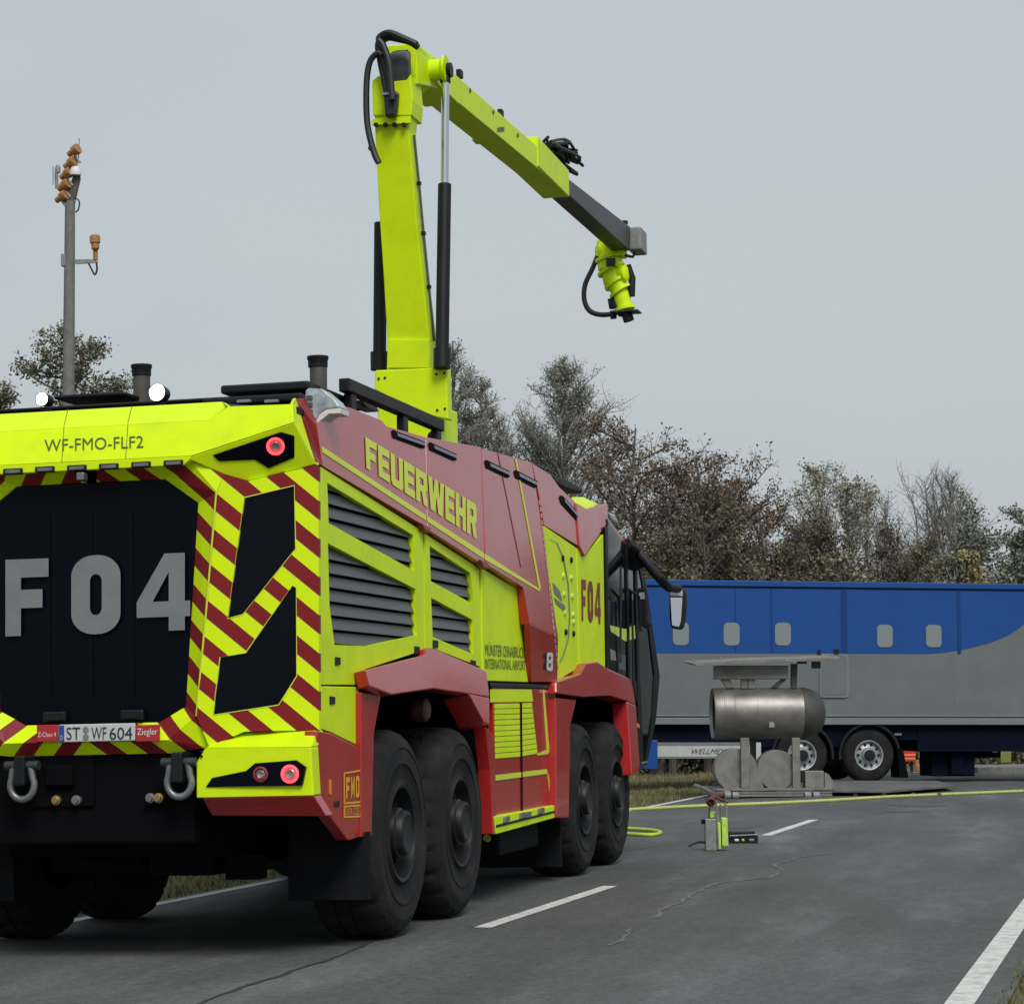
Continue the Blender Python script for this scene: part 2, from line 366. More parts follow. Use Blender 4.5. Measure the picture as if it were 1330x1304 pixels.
def crack(pts, w, mt, name='crack_seal', dz=.004):
    mb = MB(); P = [gpix(*p) for p in pts]; Q = []
    for i in range(len(P)-1):
        nsub = max(2, int((P[i+1]-P[i]).length/.15))
        for k in range(nsub):
            q = P[i].lerp(P[i+1], k/nsub); q += Vector((random.uniform(-1, 1), random.uniform(-1, 1), 0))*w*.5; Q.append(q)
    Q.append(P[-1]); vs = []
    for i, q in enumerate(Q):
        d = (Q[min(i+1, len(Q)-1)]-Q[max(0, i-1)]); d.z = 0; d.normalize(); nn = Vector((-d.y, d.x, 0)); ww = w*random.uniform(.5, 1.3)
        for sgn in (-1, 1):
            v = q+nn*ww*sgn*.5; v.z = gz(v.x, v.y)+dz; vs.append(v)
    o = mb.add(vs, [(2*i, 2*i+1, 2*i+3, 2*i+2) for i in range(len(Q)-1)]).build(name, M[mt]); tag(o, kind='structure')
crack([(230, 1315), (330, 1277), (440, 1242), (500, 1215)], .035, 'sealdark', 'road_joint')
crack([(1082, 1108), (1040, 1113), (1005, 1123), (1017, 1130), (1000, 1140), (930, 1147), (902, 1160), (885, 1172), (858, 1181), (852, 1192)], .035, 'seallight')
crack([(820, 1206), (806, 1222), (790, 1228)], .03, 'seallight')
crack([(640, 1142), (720, 1120), (860, 1098), (960, 1092)], .02, 'sealdark', 'road_joint')
for px, py, ln in ((950, 1074, .8), (1195, 1046, .9), (1175, 1054, .6)):   # dark oil stains
    c = gpix(px, py); vs = []; n = 14
    for k in range(n):
        a = 2*math.pi*k/n; rr = random.uniform(.6, 1.1); v = Vector((c.x+math.cos(a)*ln*.5*rr, c.y+math.sin(a)*ln*.45*rr, 0)); v.z = gz(v.x, v.y)+.004; vs.append(v)
    o = MB().add(vs, [tuple(range(n))]).build('oil_stain', M['stain']); tag(o, kind='structure')

def blades(name, n, s0, s1, t0, t1, h, mt='blade'):
    rng = np.random.default_rng(3 if s0 > 0 else 4); vs = []; fs = []
    for i in range(n):
        s = rng.uniform(s0, s1); t = rng.uniform(t0, t1); p = rpt(s, t, -.02); a = rng.uniform(0, 6.28); d = Vector((math.cos(a), math.sin(a), 0))*.006*rng.uniform(.7, 2)
        hh = h*rng.uniform(.4, 1.2); tip = p+Vector((rng.normal()*.35*hh, rng.normal()*.35*hh, hh)); k = len(vs)
        vs += [p-d, p+d, tip]; fs.append((k, k+1, k+2))
    me = MB(); me.v = [tuple(v) for v in vs]; me.f = fs; o = me.build(name, M[mt])
    tag(o, 'short patchy grass along the road edge', 'grass', kind='stuff'); return o
blades('grass', 9000, 3.72, 5.2, -4, 3, .05)
blades('grass', 16000, -6.5, -3.44, 0, 30, .09)
blades('grass', 26000, -13, -3.6, 24, 58, .10, 'straw')

# ---------------------------------------------------------------- FIRE TRUCK
LEAN = -.0127
TF = Frame((0, 0, 0), (0, LEAN, 0)); T = empty('fire_truck', (0, 0, 0), (0, LEAN, 0))
tag(T, 'fluorescent yellow and red eight-wheeled airport fire engine with its boom raised', 'fire engine')
SB = XP(1.415); c12, s12 = math.cos(R(6)), math.sin(R(6)); UPL = ((1.495, 0, 2.3), (c12, 0, s12)); UPN = Vector(UPL[1])
def H(pts, pl): return [TF.hit(x, y, pl) for x, y in pts]
def side(name, pts, pl=SB, th=.04, m='yellow', holes=(), off=0, bevel=.006, mirror=True, parent=None):
    n = Vector(pl[1]).normalized(); P = [p+n*off for p in H(pts, pl)]; Hs = [[p+n*off for p in H(h, pl)] for h in holes]
    mb = MB().prism(P, -n*th, Hs); o = mb.build(name, M[m], parent or T, bevel=bevel if not holes else 0)
    if mirror: mb.build(name, M[m], parent or T, bevel=bevel if not holes else 0, mirror=True)
    return o
def sideslats(pts, pl, pitch, parent=None, name='grille'):
    n = Vector(pl[1]); P = H(pts, pl); z0 = min(p.z for p in P); z1 = max(p.z for p in P)
    def clip(P, z, keep_above):
        out = []
        for i in range(len(P)):
            a, b = P[i], P[(i+1) % len(P)]; ia = (a.z >= z) == keep_above; ib = (b.z >= z) == keep_above
            if ia: out.append(a)
            if ia != ib: out.append(a.lerp(b, (z-a.z)/(b.z-a.z)))
        return out
    mb = MB(); z = math.floor(z0/pitch)*pitch
    while z < z1:
        q = clip(clip(P, z+pitch*.1, True), z+pitch*.97, False)
        if len(q) >= 3 and max(p.z for p in q)-min(p.z for p in q) > .008:
            q2 = [p - n*(.012 + .030*(1-(p.z-z)/pitch)*0.0) for p in q]
            # blade: outer face tilts, lower edge stands out
            q2 = [p - n*(.045 - .030*((z+pitch)-p.z)/pitch) for p in q]
            mb.prism(q2, -n*.012)
        z += pitch
    return mb

# dark inner body so nothing shows through the gaps
core = MB().box((-1.26, -1.45, 1.72), (1.26, 7.3, 3.18)).box((-.72, -1.35, .62), (.72, 9.2, 1.40)).box((-1.22, -1.5, 1.30), (1.22, -.80, 1.715)).box((-1.30, 2.66, .72), (1.30, 4.78, 1.715)) \
    .box((-.55, .2, 1.402), (.55, 7.0, 1.715))
core.build('chassis', M['matte'], T)
MB().box((-1.16, -1.40, 3.183), (1.16, 7.6, 3.40)).build('roof', M['black'], T, bevel=.02)

# --- side: grille panels
G1a = [(425,627),(537,695),(539,742),(427,679.5)]; G1b = [(426,705.5),(540,765),(542,825),(477,839),(434.5,837.5),(428,787)]
side('side_panel', [(416,606),(549,690),(551,844),(474,869),(473,889),(417,889)], holes=[G1a, G1b])
G2a = [(558,708.6),(611,744),(615.5,785),(559.6,754.6)]; G2b = [(560,776),(614,805),(615.5,850),(562,827)]
side('side_panel', [(551.5,693),(622,738),(625,866),(563,842),(552.5,842)], holes=[G2a, G2b])
for g in (G1a, G1b, G2a, G2b):
    mb = sideslats(g, SB, .0865); mb.build('grille', M['grille'], T, bevel=.003, seg=1); mb.build('grille', M['grille'], T, bevel=.003, seg=1, mirror=True)
for px, py in ((438,858),(541,844),(565,836),(614,862),(431,909)):      # small latches
    side('latch', [(px-3.2,py-5),(px+3.2,py-4),(px+3.2,py+5),(px-3.2,py+6)], th=.01, m='black', off=.008, bevel=.003)
side('side_panel', [(624.5,737),(670,764),(681,801),(688,886),(627,884)], th=.04, off=.003)
# lower rear yellow and red corner
side('rear_quarter_panel', [(417.5,891),(466,892),(467,969),(430,951),(416,946)])
RQ = XP(1.452)
side('rear_corner_panel', [(412,949),(430,952),(469,972),(470,1086),(452,1091),(408,1033)], pl=XP(1.44), m='red', th=.08)
side('rear_fender_strip', [(469,899),(495,904),(486,951),(483,1086),(470,1087)], pl=RQ, m='red', th=.10, bevel=.006)
# rear fender cap, its outer face leans to the sky
FC = ((1.49, 0, 1.75), (math.cos(R(12)), 0, math.sin(R(12))))
side('fender', [(474,870),(552,850),(552,842),(563,842),(632,871),(636,905),(564,894),(509,902),(480,891)], pl=FC, m='red', th=.08, bevel=.008)
side('fender', [(609,901),(636,906),(636,941),(629,938)], pl=FC, m='red', th=.20, bevel=.008)
side('fender_stay', [(631,944),(642,956),(645,1081),(640,1083),(637,1000)], pl=XP(1.46), m='red', th=.10)
# front fender
FF = ((1.50, 0, 1.75), (math.cos(R(4)), 0, math.sin(R(4))))
side('fender', [(723,885),(754,874),(761,861),(776,859),(790,868),(820,882),(826,915),(815,910),(793,903),(758,905),(723,900)], pl=FF, m='red', th=.20, bevel=.012)
side('fender', [(815,911),(826,916),(831,993),(830,1004),(821,1006)], pl=FF, m='red', th=.16, bevel=.01)
side('front_fender_strip', [(722,906),(749,909),(741,943),(739,1062),(723,1062)], pl=XP(1.49), m='red', th=.14, bevel=.012)
# inner arch linings
for y0, y1 in ((-.78, 2.62), (4.85, 8.6)):
    mb = MB().box((.60, y0, 1.60), (1.28, y1, 1.716)); mb.build('wheel_arch_lining', M['matte'], T); mb.build('wheel_arch_lining', M['matte'], T, mirror=True)
# brown coupling head high in the rear arch
MB().lathe([(0, .0), (.07, 0), (.085, .02), (.085, .10), (.06, .12), (0, .12)], TF.hit(536, 922, XP(1.24)), (1, 0, 0), 20).build('arch_coupling', M['brown'], T, smooth=True)

# --- mid compartment
CP = XP(1.425)
side('equipment_locker', [(640,893),(722,895),(722,1057),(645,1083)], pl=CP, m='red', th=.05, bevel=.008)
side('locker_rail', [(635,886.5),(721,889.5),(721,894.5),(636,892.5)], pl=CP, m='black', th=.05, off=.01)
def decal(name, pts, pl, m, off=.004, parent=None, th=.003, bevel=0):
    return side(name, pts, pl=pl, m=m, off=off, th=th, mirror=True, bevel=bevel, parent=parent)
def shutter(pts, pl, off, m):                       # roller shutter with real ribs
    n = Vector(pl[1]); P = H(pts, pl); mb = MB(); z0 = min(p.z for p in P); z1 = max(p.z for p in P); k = int((z1-z0)/.042)
    sideP = lambda z: None
    for i in range(k):
        a = i/k; b = (i+.86)/k
        f = bil(*[p+n*off for p in P])
        mb.prism([f(0, a), f(1, a), f(1, b), f(0, b)], -n*.006)
    return mb
decal('yellow_band', [(636.5,895),(690,895.5),(692,911),(636.5,912)], CP, 'yellow')
sh = shutter([(643,985),(675,982.5),(674,912.5),(642,913)], CP, .006, 'yellow'); sh.build('roller_shutter', M['yellow'], T, bevel=.002, seg=1); sh.build('roller_shutter', M['yellow'], T, bevel=.002, seg=1, mirror=True)
sh = shutter([(677.5,982),(697.5,978.5),(690,912),(677,912.3)], CP, .006, 'yellow'); sh.build('roller_shutter', M['yellow'], T, bevel=.002, seg=1); sh.build('roller_shutter', M['yellow'], T, bevel=.002, seg=1, mirror=True)
decal('door_gap', [(675.3,912),(676.9,912),(678.2,1066),(676.6,1066.5)], CP, 'matte', off=.008)
decal('reflective_stripe', [(704.3,896.5),(706.3,896.5),(713.2,975),(711.5,979),(697.5,981),(697.5,978.8),(709.5,973.5)], CP, 'ytext', off=.005)
decal('reflective_stripe', [(643,1006.5),(709.6,998.5),(710.3,1004.7),(643,1013.5)], CP, 'ytext', off=.0065)
decal('reflective_stripe', [(710.5,1005),(712,1005),(717,1047),(715.5,1047.5)], CP, 'ytext', off=.005)
side('side_step', [(643,1060),(677,1054),(716,1046.5),(723.5,1045),(724,1061),(645,1083)], pl=XP(1.47), m='yellow', th=.05)
side('step_rail', [(645,1071),(722,1052),(722,1055),(645,1074.5)], pl=XP(1.475), m='black', th=.01, off=.002)
for px, py in ((657,1066),(678,1061),(685,1060),(702,1055)): side('step_hinge', [(px-3,py-5),(px+3,py-6.5),(px+3,py),(px-3,py+2)], pl=XP(1.475), m='steel', th=.02, off=.016, bevel=.002)
# tank / battery box under the middle
MB().box((.75, 3.35, .33), (1.30, 4.75, .72)).build('underbody_box', M['flap'], T, bevel=.02); MB().box((-1.30, 3.35, .33), (-.75, 4.75, .72)).build('underbody_box', M['flap'], T, bevel=.02)
for sg in (1, -1):
    fx = sorted((.62*sg, 1.40*sg)); MB().box((fx[0], 5.18, .12), (fx[1], 5.21, .98)).build('mudflap', M['flap'], T, bevel=.004)
MB().tube([TF.hit(632, 1088, XP(1.2)), TF.hit(650, 1096, XP(1.2))], .03, 8).tube([TF.hit(636, 1090, XP(1.2)), TF.hit(638, 1076, XP(1.2))], .045, 8).build('tow_coupling', M['toolyel'], T)

# --- upper red cowling
side('upper_cowling', [(411.4,552),(442,526),(457.5,530.6),(496,546),(502,553.6),(552.6,567.5),(555,687),(551,682.5),(419,605)], pl=UPL, m='red', th=.075, bevel=.003)
side('upper_cowling', [(553.2,567.8),(624.6,580.8),(629.8,735),(555.6,687.7)], pl=UPL, m='red', th=.075, bevel=.003)
side('upper_cowling', [(625.4,582.3),(690.6,601),(697.8,645),(725.0,827),(688,809.5),(679.8,763),(631,732)], pl=UPL, m='red', th=.075, bevel=.003)
lcw = H([(688,809.8),(725,827.3)], UPL)+H([(724,885.5),(690,885.5)], XP(1.445))
lcn = (lcw[1]-lcw[0]).cross(lcw[3]-lcw[0]).normalized(); lcn = lcn if lcn.x > 0 else -lcn
LCP = (tuple(lcw[0]), tuple(lcn))
mb = MB().prism(H([(688,809.8),(725,827.3),(724,885.5),(690,885.5)], LCP), (-.05,0,0)); mb.build('lower_cowling', M['red'], T, bevel=.006); mb.build('lower_cowling', M['red'], T, bevel=.006, mirror=True)
side('upper_cowling', [(690.8,601),(695.7,604.5),(715.4,617),(726.4,632.8),(748.5,653.7),(753.4,710),(706.8,681.9),(700.5,645)], pl=UPL, m='red', th=.075, bevel=.003)
for a, b in (((549,684),(556,688)), ((625,731),(632,735))):
    side('cowling_bracket', [(a[0]-3,a[1]-4),(b[0]+1,b[1]-3),(b[0]+1,b[1]+4),(a[0]+1,a[1]+5)], pl=UPL, m='deepred', th=.05, off=.012, bevel=.004)
# rear end piece of the cowling that faces backwards (dark red wedge)
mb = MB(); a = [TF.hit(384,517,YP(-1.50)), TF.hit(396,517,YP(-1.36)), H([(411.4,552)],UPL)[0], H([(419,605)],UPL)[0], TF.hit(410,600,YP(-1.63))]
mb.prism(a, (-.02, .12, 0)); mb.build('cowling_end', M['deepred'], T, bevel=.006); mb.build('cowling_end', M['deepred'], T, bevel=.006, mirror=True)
mb = MB().prism([TF.hit(396,517,YP(-1.34)), TF.hit(442,526.5,YP(-1.05)), TF.hit(442,540,YP(-1.03)), TF.hit(411.4,552,YP(-1.34))], (-.1, .04, -.02)); mb.build('cowling_end', M['red'], T, bevel=.006); mb.build('cowling_end', M['red'], T, bevel=.006, mirror=True)
# top shoulder behind the cowling
MB().prism([Vector((1.30,-1.1,3.33)), Vector((1.30,6.8,3.33)), Vector((1.30,6.8,3.02)), Vector((1.30,-1.1,3.02))], (-.12, 0, .0)).build('shoulder', M['red'], T)
# cab wing corner
side('cab_wing', [(748.5,653.7),(762,661),(789,653.7),(790,678),(759.6,722.4),(753.4,710)], pl=((1.51,0,2.3),(c12,0,s12)), m='red', th=.08, bevel=.01)
side('cab_brow', [(789,671),(813.6,705),(811,709),(791.5,695.4)], pl=XP(1.40), m='red', th=.3, bevel=.01)
mb = MB().prism([TF.hit(743.6,645.5,XP(1.25)), TF.hit(757,645.5,XP(1.10)), TF.hit(777,655,XP(1.2)), TF.hit(762,661,XP(1.38)), TF.hit(748.5,653.5,XP(1.36))], (-.1, 0, -.08)); mb.build('roof_edge', M['yellow'], T, bevel=.005)
# slot lamps
for (x0, y0), (x1, y1) in (((508,561),(551,574)), ((556,577),(592,590)), ((629,600),(661,612)), ((667,613),(697,625)), ((726,646),(751,667))):
    side('marker_slot', [(x0,y0),(x0+2,y0-2.5),(x0+5,y0-1),(x1,y1),(x1,y1+8),(x1-3,y1+9),(x0+2,y0+8)], pl=UPL, m='matte', th=.01, off=.007, bevel=0)
    s = side('marker_lamp', [(x0+5,y0+1.5),(x1-1.5,y1+1.5),(x1-1.5,y1+6),(x0+6,y0+6.5)], pl=UPL, m='slot', th=.01, off=.017, bevel=.003)
# stripes and lettering on the cowling
decal('reflective_stripe', [(418,580),(552.6,669.2),(552.9,676.5),(418.6,588)], UPL, 'ytext')
decal('reflective_stripe', [(554.3,670.5),(627.6,718),(628.2,726),(555,677.9)], UPL, 'ytext')
decal('reflective_stripe', [(629.3,719.2),(700.5,765.2),(701.2,768.5),(700,767.8),(629.8,727)], UPL, 'ytext')
decal('reflective_stripe', [(668.3,595.5),(670,596),(702,765.5),(699.5,764)], UPL, 'ytext', off=.0055)
decal('panel_seam', [(646,589),(646.7,589.2),(676.7,737),(676,736.7)], UPL, 'deepred')
for k in range(26):                                   # dashed marker line down the cowling edge
    t0 = k/26; t1 = t0+.026; f = lambda t: (699+(723.5-699)*(t**.9), 650+(872-650)*t)
    (xa, ya), (xb, yb) = f(t0), f(t1)
    side('edge_marker', [(xa,ya),(xa+1.6,ya),(xb+1.6,yb),(xb,yb)], pl=UPL if yb < 826 else LCP, m='edgedash', th=.002, off=.005, bevel=0, mirror=False)
q = [p+UPN*.005 for p in H([(475,608),(618.5,700),(618,655.5),(473.5,567.5)], UPL)]
glyph_sheet('FEUERWEHR', bil(*q), gap=.10, widths=[.86,.9,1,.9,1,1.45,.9,1,1]).build('lettering', M['ytext'], T)
q = [p+Vector((.008,0,0)) for p in H([(629,851),(680.5,855),(680.0,837.5),(629,833)], SB)]
font_sheet('MÜNSTER OSNABRÜCK', bil(*q)).build('lettering', M['darktext'], T)
q = [p+Vector((.008,0,0)) for p in H([(629,868.5),(681.5,870.5),(681,858),(629,855)], SB)]
font_sheet('INTERNATIONAL AIRPORT', bil(*q)).build('lettering', M['darktext'], T)
q = [p+lcn*.004 for p in H([(705.5,869),(710,870),(710.5,849),(706,848)], LCP)]
glyph_sheet('2', bil(*q)).build('lettering', M['black'], T)
q = [p+lcn*.006 for p in H([(709,870.5),(717,871.5),(717.5,847.5),(709.5,847)], LCP)]
glyph_sheet('8', bil(*q)).build('lettering', M['whitetext'], T)

# --- cab side
side('cab_panel', [(706.8,683),(748.5,711.3),(752,867),(724,884)], th=.05)
side('cab_panel', [(749.3,711.8),(759.6,722),(784,694),(788,697),(790,871),(769,862),(752.8,869)], th=.05)
for px, py in ((730,725),(741,727.5),(731,748),(741.5,750.5),(732,772),(742.5,774.5),(733,796),(743.5,798.5),(734,821),(744,823),(744,808)):
    c = TF.hit(px, py, SB); MB().lathe([(.028,0),(.028,.012),(.020,.020),(0,.020)], c, (1,0,0), 14).build('vent_boss', M['toolyel'] if py < 815 and py > 730 else M['black'], T, smooth=True)
# faded grey emblem on the cab panel (curved sweep and bars)
q = H([(722,775),(735,795),(736,800),(724,783)], SB)
sweep = [(712,700),(722,705),(731,725),(737,760),(739,800),(737,830),(731,850),(726,860)]
mb = MB()
for (ax, ay), (bx, by) in zip(sweep[:-1], sweep[1:]):
    P = [p+Vector((.004,0,0)) for p in H([(ax,ay),(ax+1.4,ay),(bx+1.4,by),(bx,by)], SB)]; mb.add(P, [(0,1,2,3)])
for pts in ([(717,756),(727,768),(730,781),(720,771)], [(719,776),(733,786),(735,796),(722,784)]):
    mb.add([p+Vector((.005,0,0)) for p in H(pts, SB)], [(0,1,2,3)])
mb.build('emblem', M['decal'], T)
q = [p+Vector((.005,0,0)) for p in H([(755,806),(780,810.5),(779.5,757),(754.5,752)], SB)]
glyph_sheet('F04', bil(*q), gap=.3, widths=[.8, 1, 1.1]).build('lettering', M['deepred'], T)

# cab glass side and front: dark glass body, tapering forward
GP = XP(1.415)
cabg = H([(789,672),(812,706),(827,722),(836,752),(843,811),(853,877),(849,933),(838,992),(832,992),(825,900),(790,872)], GP)
yy = [p.y for p in cabg]
mb = MB().prism(cabg, (-2.83, 0, 0)); mb.build('cab_glass', M['glass'], T, bevel=.02)
MB().box((-1.30, 6.5, 1.75), (1.30, 7.9, 3.22)).build('cab_frame', M['matte'], T)
side('door_frame', [(786,685),(789.5,683),(791.5,868),(788.5,868)], pl=XP(1.435), m='frame', th=.04)
side('door_frame', [(813,706),(815.5,708),(819,882),(816.5,881)], pl=XP(1.43), m='frame', th=.03)
side('door_frame', [(825,724),(828,726),(833,980),(830,985)], pl=XP(1.43), m='frame', th=.03)
side('door_frame', [(819,882),(832,886),(836,985),(829,1000),(828,915)], pl=XP(1.425), m='frame', th=.03)
side('windscreen_pillar', [(827,720),(829,719),(840,760),(847,811),(857,877),(852,935),(840,994),(837,992),(847,933),(850,877),(842,811),(834,755)], pl=XP(1.425), m='frame', th=.03, bevel=0)
decal('glass_band', [(792,812),(812,817),(824,812),(825,829),(812,833),(793,820)], GP, 'toolyel', off=.004)  # flat yellow-green band laid on the opaque cab glass
decal('seat_back', [(792,842),(799,846),(800,858),(793,857)], GP, 'galv', off=.004)
decal('seat_back', [(803,848),(812,852),(812,872),(804,868)], GP, 'grille', off=.004)
mb = MB()
for pts in ([(806,735),(806,860)], [(821,780),(823,900)]):
    mb.tube([TF.hit(x, y, XP(1.50)) for x, y in pts], .011, 8)
mb.tube([TF.hit(816,765,XP(1.5)), TF.hit(830,775,XP(1.52)), TF.hit(832,820,XP(1.52))], .014, 8)
mb.build('grab_handle', M['black'], T, smooth=True)
# big mirror on its arm, small mirrors near the door
mp_ = [TF.hit(814,706,XP(1.42)), TF.hit(828,716,XP(1.48)), TF.hit(845,737,XP(1.62)), TF.hit(858,752,XP(1.74)), TF.hit(868,763,XP(1.80)), TF.hit(880,764,XP(1.83))]
MB().tube(mp_, [.05,.055,.05,.05,.045,.05], 10).build('mirror_arm', M['black'], T, smooth=True)
MP = ((1.8,9.25,2.5),(.19,-1,.02)); mpts = [(869,764),(886,762),(890,768),(890,790),(887,812),(884,818),(871,816),(869,800)]
h_ = MB().prism([TF.hit(x,y,MP) for x,y in mpts], (0,.14,0)).build('side_mirror', M['black'], T, bevel=.025, seg=3)
MB().prism([TF.hit(x,y,MP)+Vector((0,-.006,0)) for x,y in [(871,776),(886.5,776),(884.5,806),(882,814),(873,812)]], (0,.004,0)).build('mirror_pane', M['mirror'], h_)
MB().prism([TF.hit(x,y,MP)+Vector((0,-.006,0)) for x,y in [(871,766.5),(886.5,765.5),(887,774),(871,774)]], (0,.004,0)).build('mirror_pane', M['lens'], h_)
MB().prism([TF.hit(x,y,YP(8.9)) for x,y in [(827,764),(838,762),(841,800),(845,812),(838,817),(829,808)]], (0,.1,0)).build('side_mirror', M['black'], T, bevel=.02)
MB().prism([TF.hit(x,y,YP(8.9)) for x,y in [(800,722),(822,714),(836,725),(840,735),(822,742),(812,735)]], (0,.12,0)).build('side_mirror', M['black'], T, bevel=.02)
MB().prism([TF.hit(x,y,YP(8.89)) for x,y in [(830,770),(837,769),(838,778),(831,778)]], (0,.005,0)).build('camera_eye', M['lens'], T)
# front bumper (out of sight) and roof light pod
MB().box((-1.2, 8.5, .60), (1.2, 8.95, 1.0)).build('front_bumper', M['red'], T, bevel=.04)
MB().prism([TF.hit(x,y,XP(1.1)) for x,y in [(789,664),(799,668),(806,682),(795,676)]], (-.3,0,0)).build('roof_beacon', M['lens'], T, bevel=.02)
MB().prism([TF.hit(x,y,XP(.95)) for x,y in [(719,617),(735,622),(757,634),(757,641),(735,634),(720,625)]], (-1.6,0,0)).build('roof_spoiler', M['black'], T, bevel=.015)
MB().box((-1.2, 7.3, 3.18), (1.2, 8.6, 3.34)).build('cab_roof', M['black'], T, bevel=.04)
side('door_sill_light', [(833,990),(841,988),(842,990),(834,993)], pl=XP(1.43), m='steel', th=.02)
side('side_marker', [(827.5,939),(829.5,941),(829.5,946),(827.5,944)], pl=XP(1.505), m='amber', th=.01, off=.01, bevel=0)

# --- rear
def rear(name, pts, m, thick=.05, mirror=True, holes=(), bevel=.005, off=0, parent=None):   # pts: (px,py,Y)
    P = [TF.hit(x, y, YP(Y+off)) for x, y, Y in pts]; Hs = [[TF.hit(x, y, YP(Y+off)) for x, y, Y in h] for h in holes]
    mb = MB().prism(P, (0, thick, 0), Hs); o = mb.build(name, M[m], parent or T, bevel=0 if holes else bevel)
    if mirror: mb.build(name, M[m], parent or T, bevel=0 if holes else bevel, mirror=True)
    return o
YD, YF, YC = -1.70, -1.80, -1.63       # door, fold, corner
def lin(px, y0=YF, y1=YC, x0=268, x1=412): t = (px-x0)/(x1-x0); return y0+(y1-y0)*t
gl = [TF.hit(x, y, YP(YD)) for x, y in ((215,623),(257.7,653.7),(241.5,917),(207,937))]
full = gl + [Vector((-p.x, p.y, p.z)) for p in reversed(gl)]
MB().prism(full, (0, .06, 0)).build('rear_door', M['reardoor'], T)
for sx in (-.28, 0, .27): MB().box((sx-.008, YD-.006, 1.60), (sx+.008, YD+.004, 2.75)).build('door_rib', M['reardoor'], T)
for sx in (-.31, .20): MB().box((sx, YD-.05, 1.47), (sx+.15, YD-.012, 1.53)).build('door_hinge', M['black'], T, bevel=.01)
# inner frame facets (glass edge to fold)
gT0 = (125.5, 627, YD)
rear('rear_frame', [(125.5,626,YD-.01),(215,622.5,YD-.01),(226,605,YF),(125.5,609,YF)], 'chevron', bevel=0)
rear('rear_frame', [(215,622.5,YD-.01),(257.7,653.2,YD-.01),(281,639,YF),(246,598,YF),(226,605,YF)], 'chevron', bevel=0)
rear('rear_frame', [(257.7,653.2,YD-.01),(281,639,YF),(267,800,YF),(255,930,YF),(241.5,917.5,YD-.01)], 'chevron', bevel=0)
rear('rear_frame', [(241.5,917.5,YD-.01),(255,930,YF),(219,961,YF),(207,938,YD-.01)], 'chevron', bevel=0)
# strip under the door and lip below it
pl_ = [TF.hit(207,938,YP(YD-.01)), TF.hit(219,961,YP(YF))]
MB().prism([pl_[0], pl_[1], Vector((-pl_[1].x,pl_[1].y,pl_[1].z)), Vector((-pl_[0].x,pl_[0].y,pl_[0].z))], (0,.05,0)).build('rear_frame', M['chevron'], T)
pm = [TF.hit(219,961.5,YP(YF)), TF.hit(224,978,YP(YF+.06))]
MB().prism([pm[0], pm[1], Vector((-pm[1].x,pm[1].y,pm[1].z)), Vector((-pm[0].x,pm[0].y,pm[0].z))], (0,.05,0)).build('rear_lip', M['chevron'], T)
rear('rear_lip', [(219,961.5,YF),(255,930.5,YF),(272,970,YF+.04),(255,973,YF+.04),(224,978,YF+.06)], 'chevron', bevel=0)
# outer chevron panel with two black windows
W1 = [(317,645.6),(382.5,630),(384.7,712.5),(315,798.5),(295,804)]; W2 = [(380,759.5),(385,762),(386,878),(362,916),(276,929),(285,853.5),(318,848)]
outer = [(281.3,639.5),(290,616),(322,625),(409,604.5),(413.5,607),(414.5,948),(316,950),(272,970),(255.3,930.3),(267.3,800)]
def yo(l): return [(x, y, lin(x)) for x, y in l]
rear('rear_side_panel', yo(outer), 'chevron', thick=.04, holes=[yo(W1), yo(W2)])
rear('rear_side_panel', [(246.3,598,YF),(290,616,lin(290)),(281.2,639,YF)], 'chevron', thick=.03, bevel=0)
for W_ in (W1, W2):
    rear('rear_window', [(x, y, lin(x)+.02) for x, y in W_], 'gloss', thick=.01, bevel=0)
    n = len(W_); mb = MB()
    P = [TF.hit(x, y, YP(lin(x)-.003)) for x, y in W_]; c = sum(P, Vector())/n
    Q = [p+(c-p).normalized()*.006 for p in P]
    mb.add(P+Q, [(i, (i+1) % n, n+(i+1) % n, n+i) for i in range(n)])
    mb.build('window_trim', M['ytext'], T); mb.build('window_trim', M['ytext'], T, mirror=True)
# pale edge along the fold
e1 = [TF.hit(x, y, YP(YF-.006)) for x, y in ((281,639),(267.2,800),(255,930))]
mb = MB().tube(e1, .006, 6); mb.build('fold_trim', M['ytext'], T); mb.build('fold_trim', M['ytext'], T, mirror=True)
# hood
HT, HM, HB = -1.52, -1.74, -1.86
def hood(name, pts, m='yellow', th=.06, bev=.006):      # right half incl. centre line point px 125.5
    return rear(name, pts, m, thick=th, bevel=bev)
cx0 = 125.5
def cen(y, Y): # point on the truck centre line at height seen at y
    p = TF.hit(cx0, y, YP(Y)); return Vector((0, Y, p.z))
def hoodp(pts3, m='yellow', name='rear_hood'):
    mb = MB().prism(pts3, (0, .08, 0)); mb.build(name, M[m], T, bevel=.006); mb.build(name, M[m], T, bevel=.006, mirror=True)
h1 = lambda x, y, Y: TF.hit(x, y, YP(Y))
def plane3(a, b, c):
    n = (b-a).cross(c-a).normalized(); n = n if n.y < 0 else -n
    return (tuple(a), tuple(n))
ka, kb_ = cen(554, HM), h1(270,546,HM)
PU = plane3(ka, kb_, cen(529.6, HT)); PL = plane3(ka, kb_, cen(603, HB))
hu = lambda x, y: TF.hit(x, y, PU); hl = lambda x, y: TF.hit(x, y, PL)
def full_half(mid, pts):                # closed outline across the centre line
    return mid + pts
def sym(right): return right + [Vector((-p.x, p.y, p.z)) for p in reversed(right)]
def hoodfull(right, th=.07):
    MB().prism(sym(right), (0, th, 0)).build('rear_hood', M['yellow'], T, bevel=.004)
hoodfull([hu(288,521.8), hu(296,527.6), kb_])
hoodfull([kb_, hl(296,528), hl(380,525), hl(381.5,548.6), hl(249,592)])
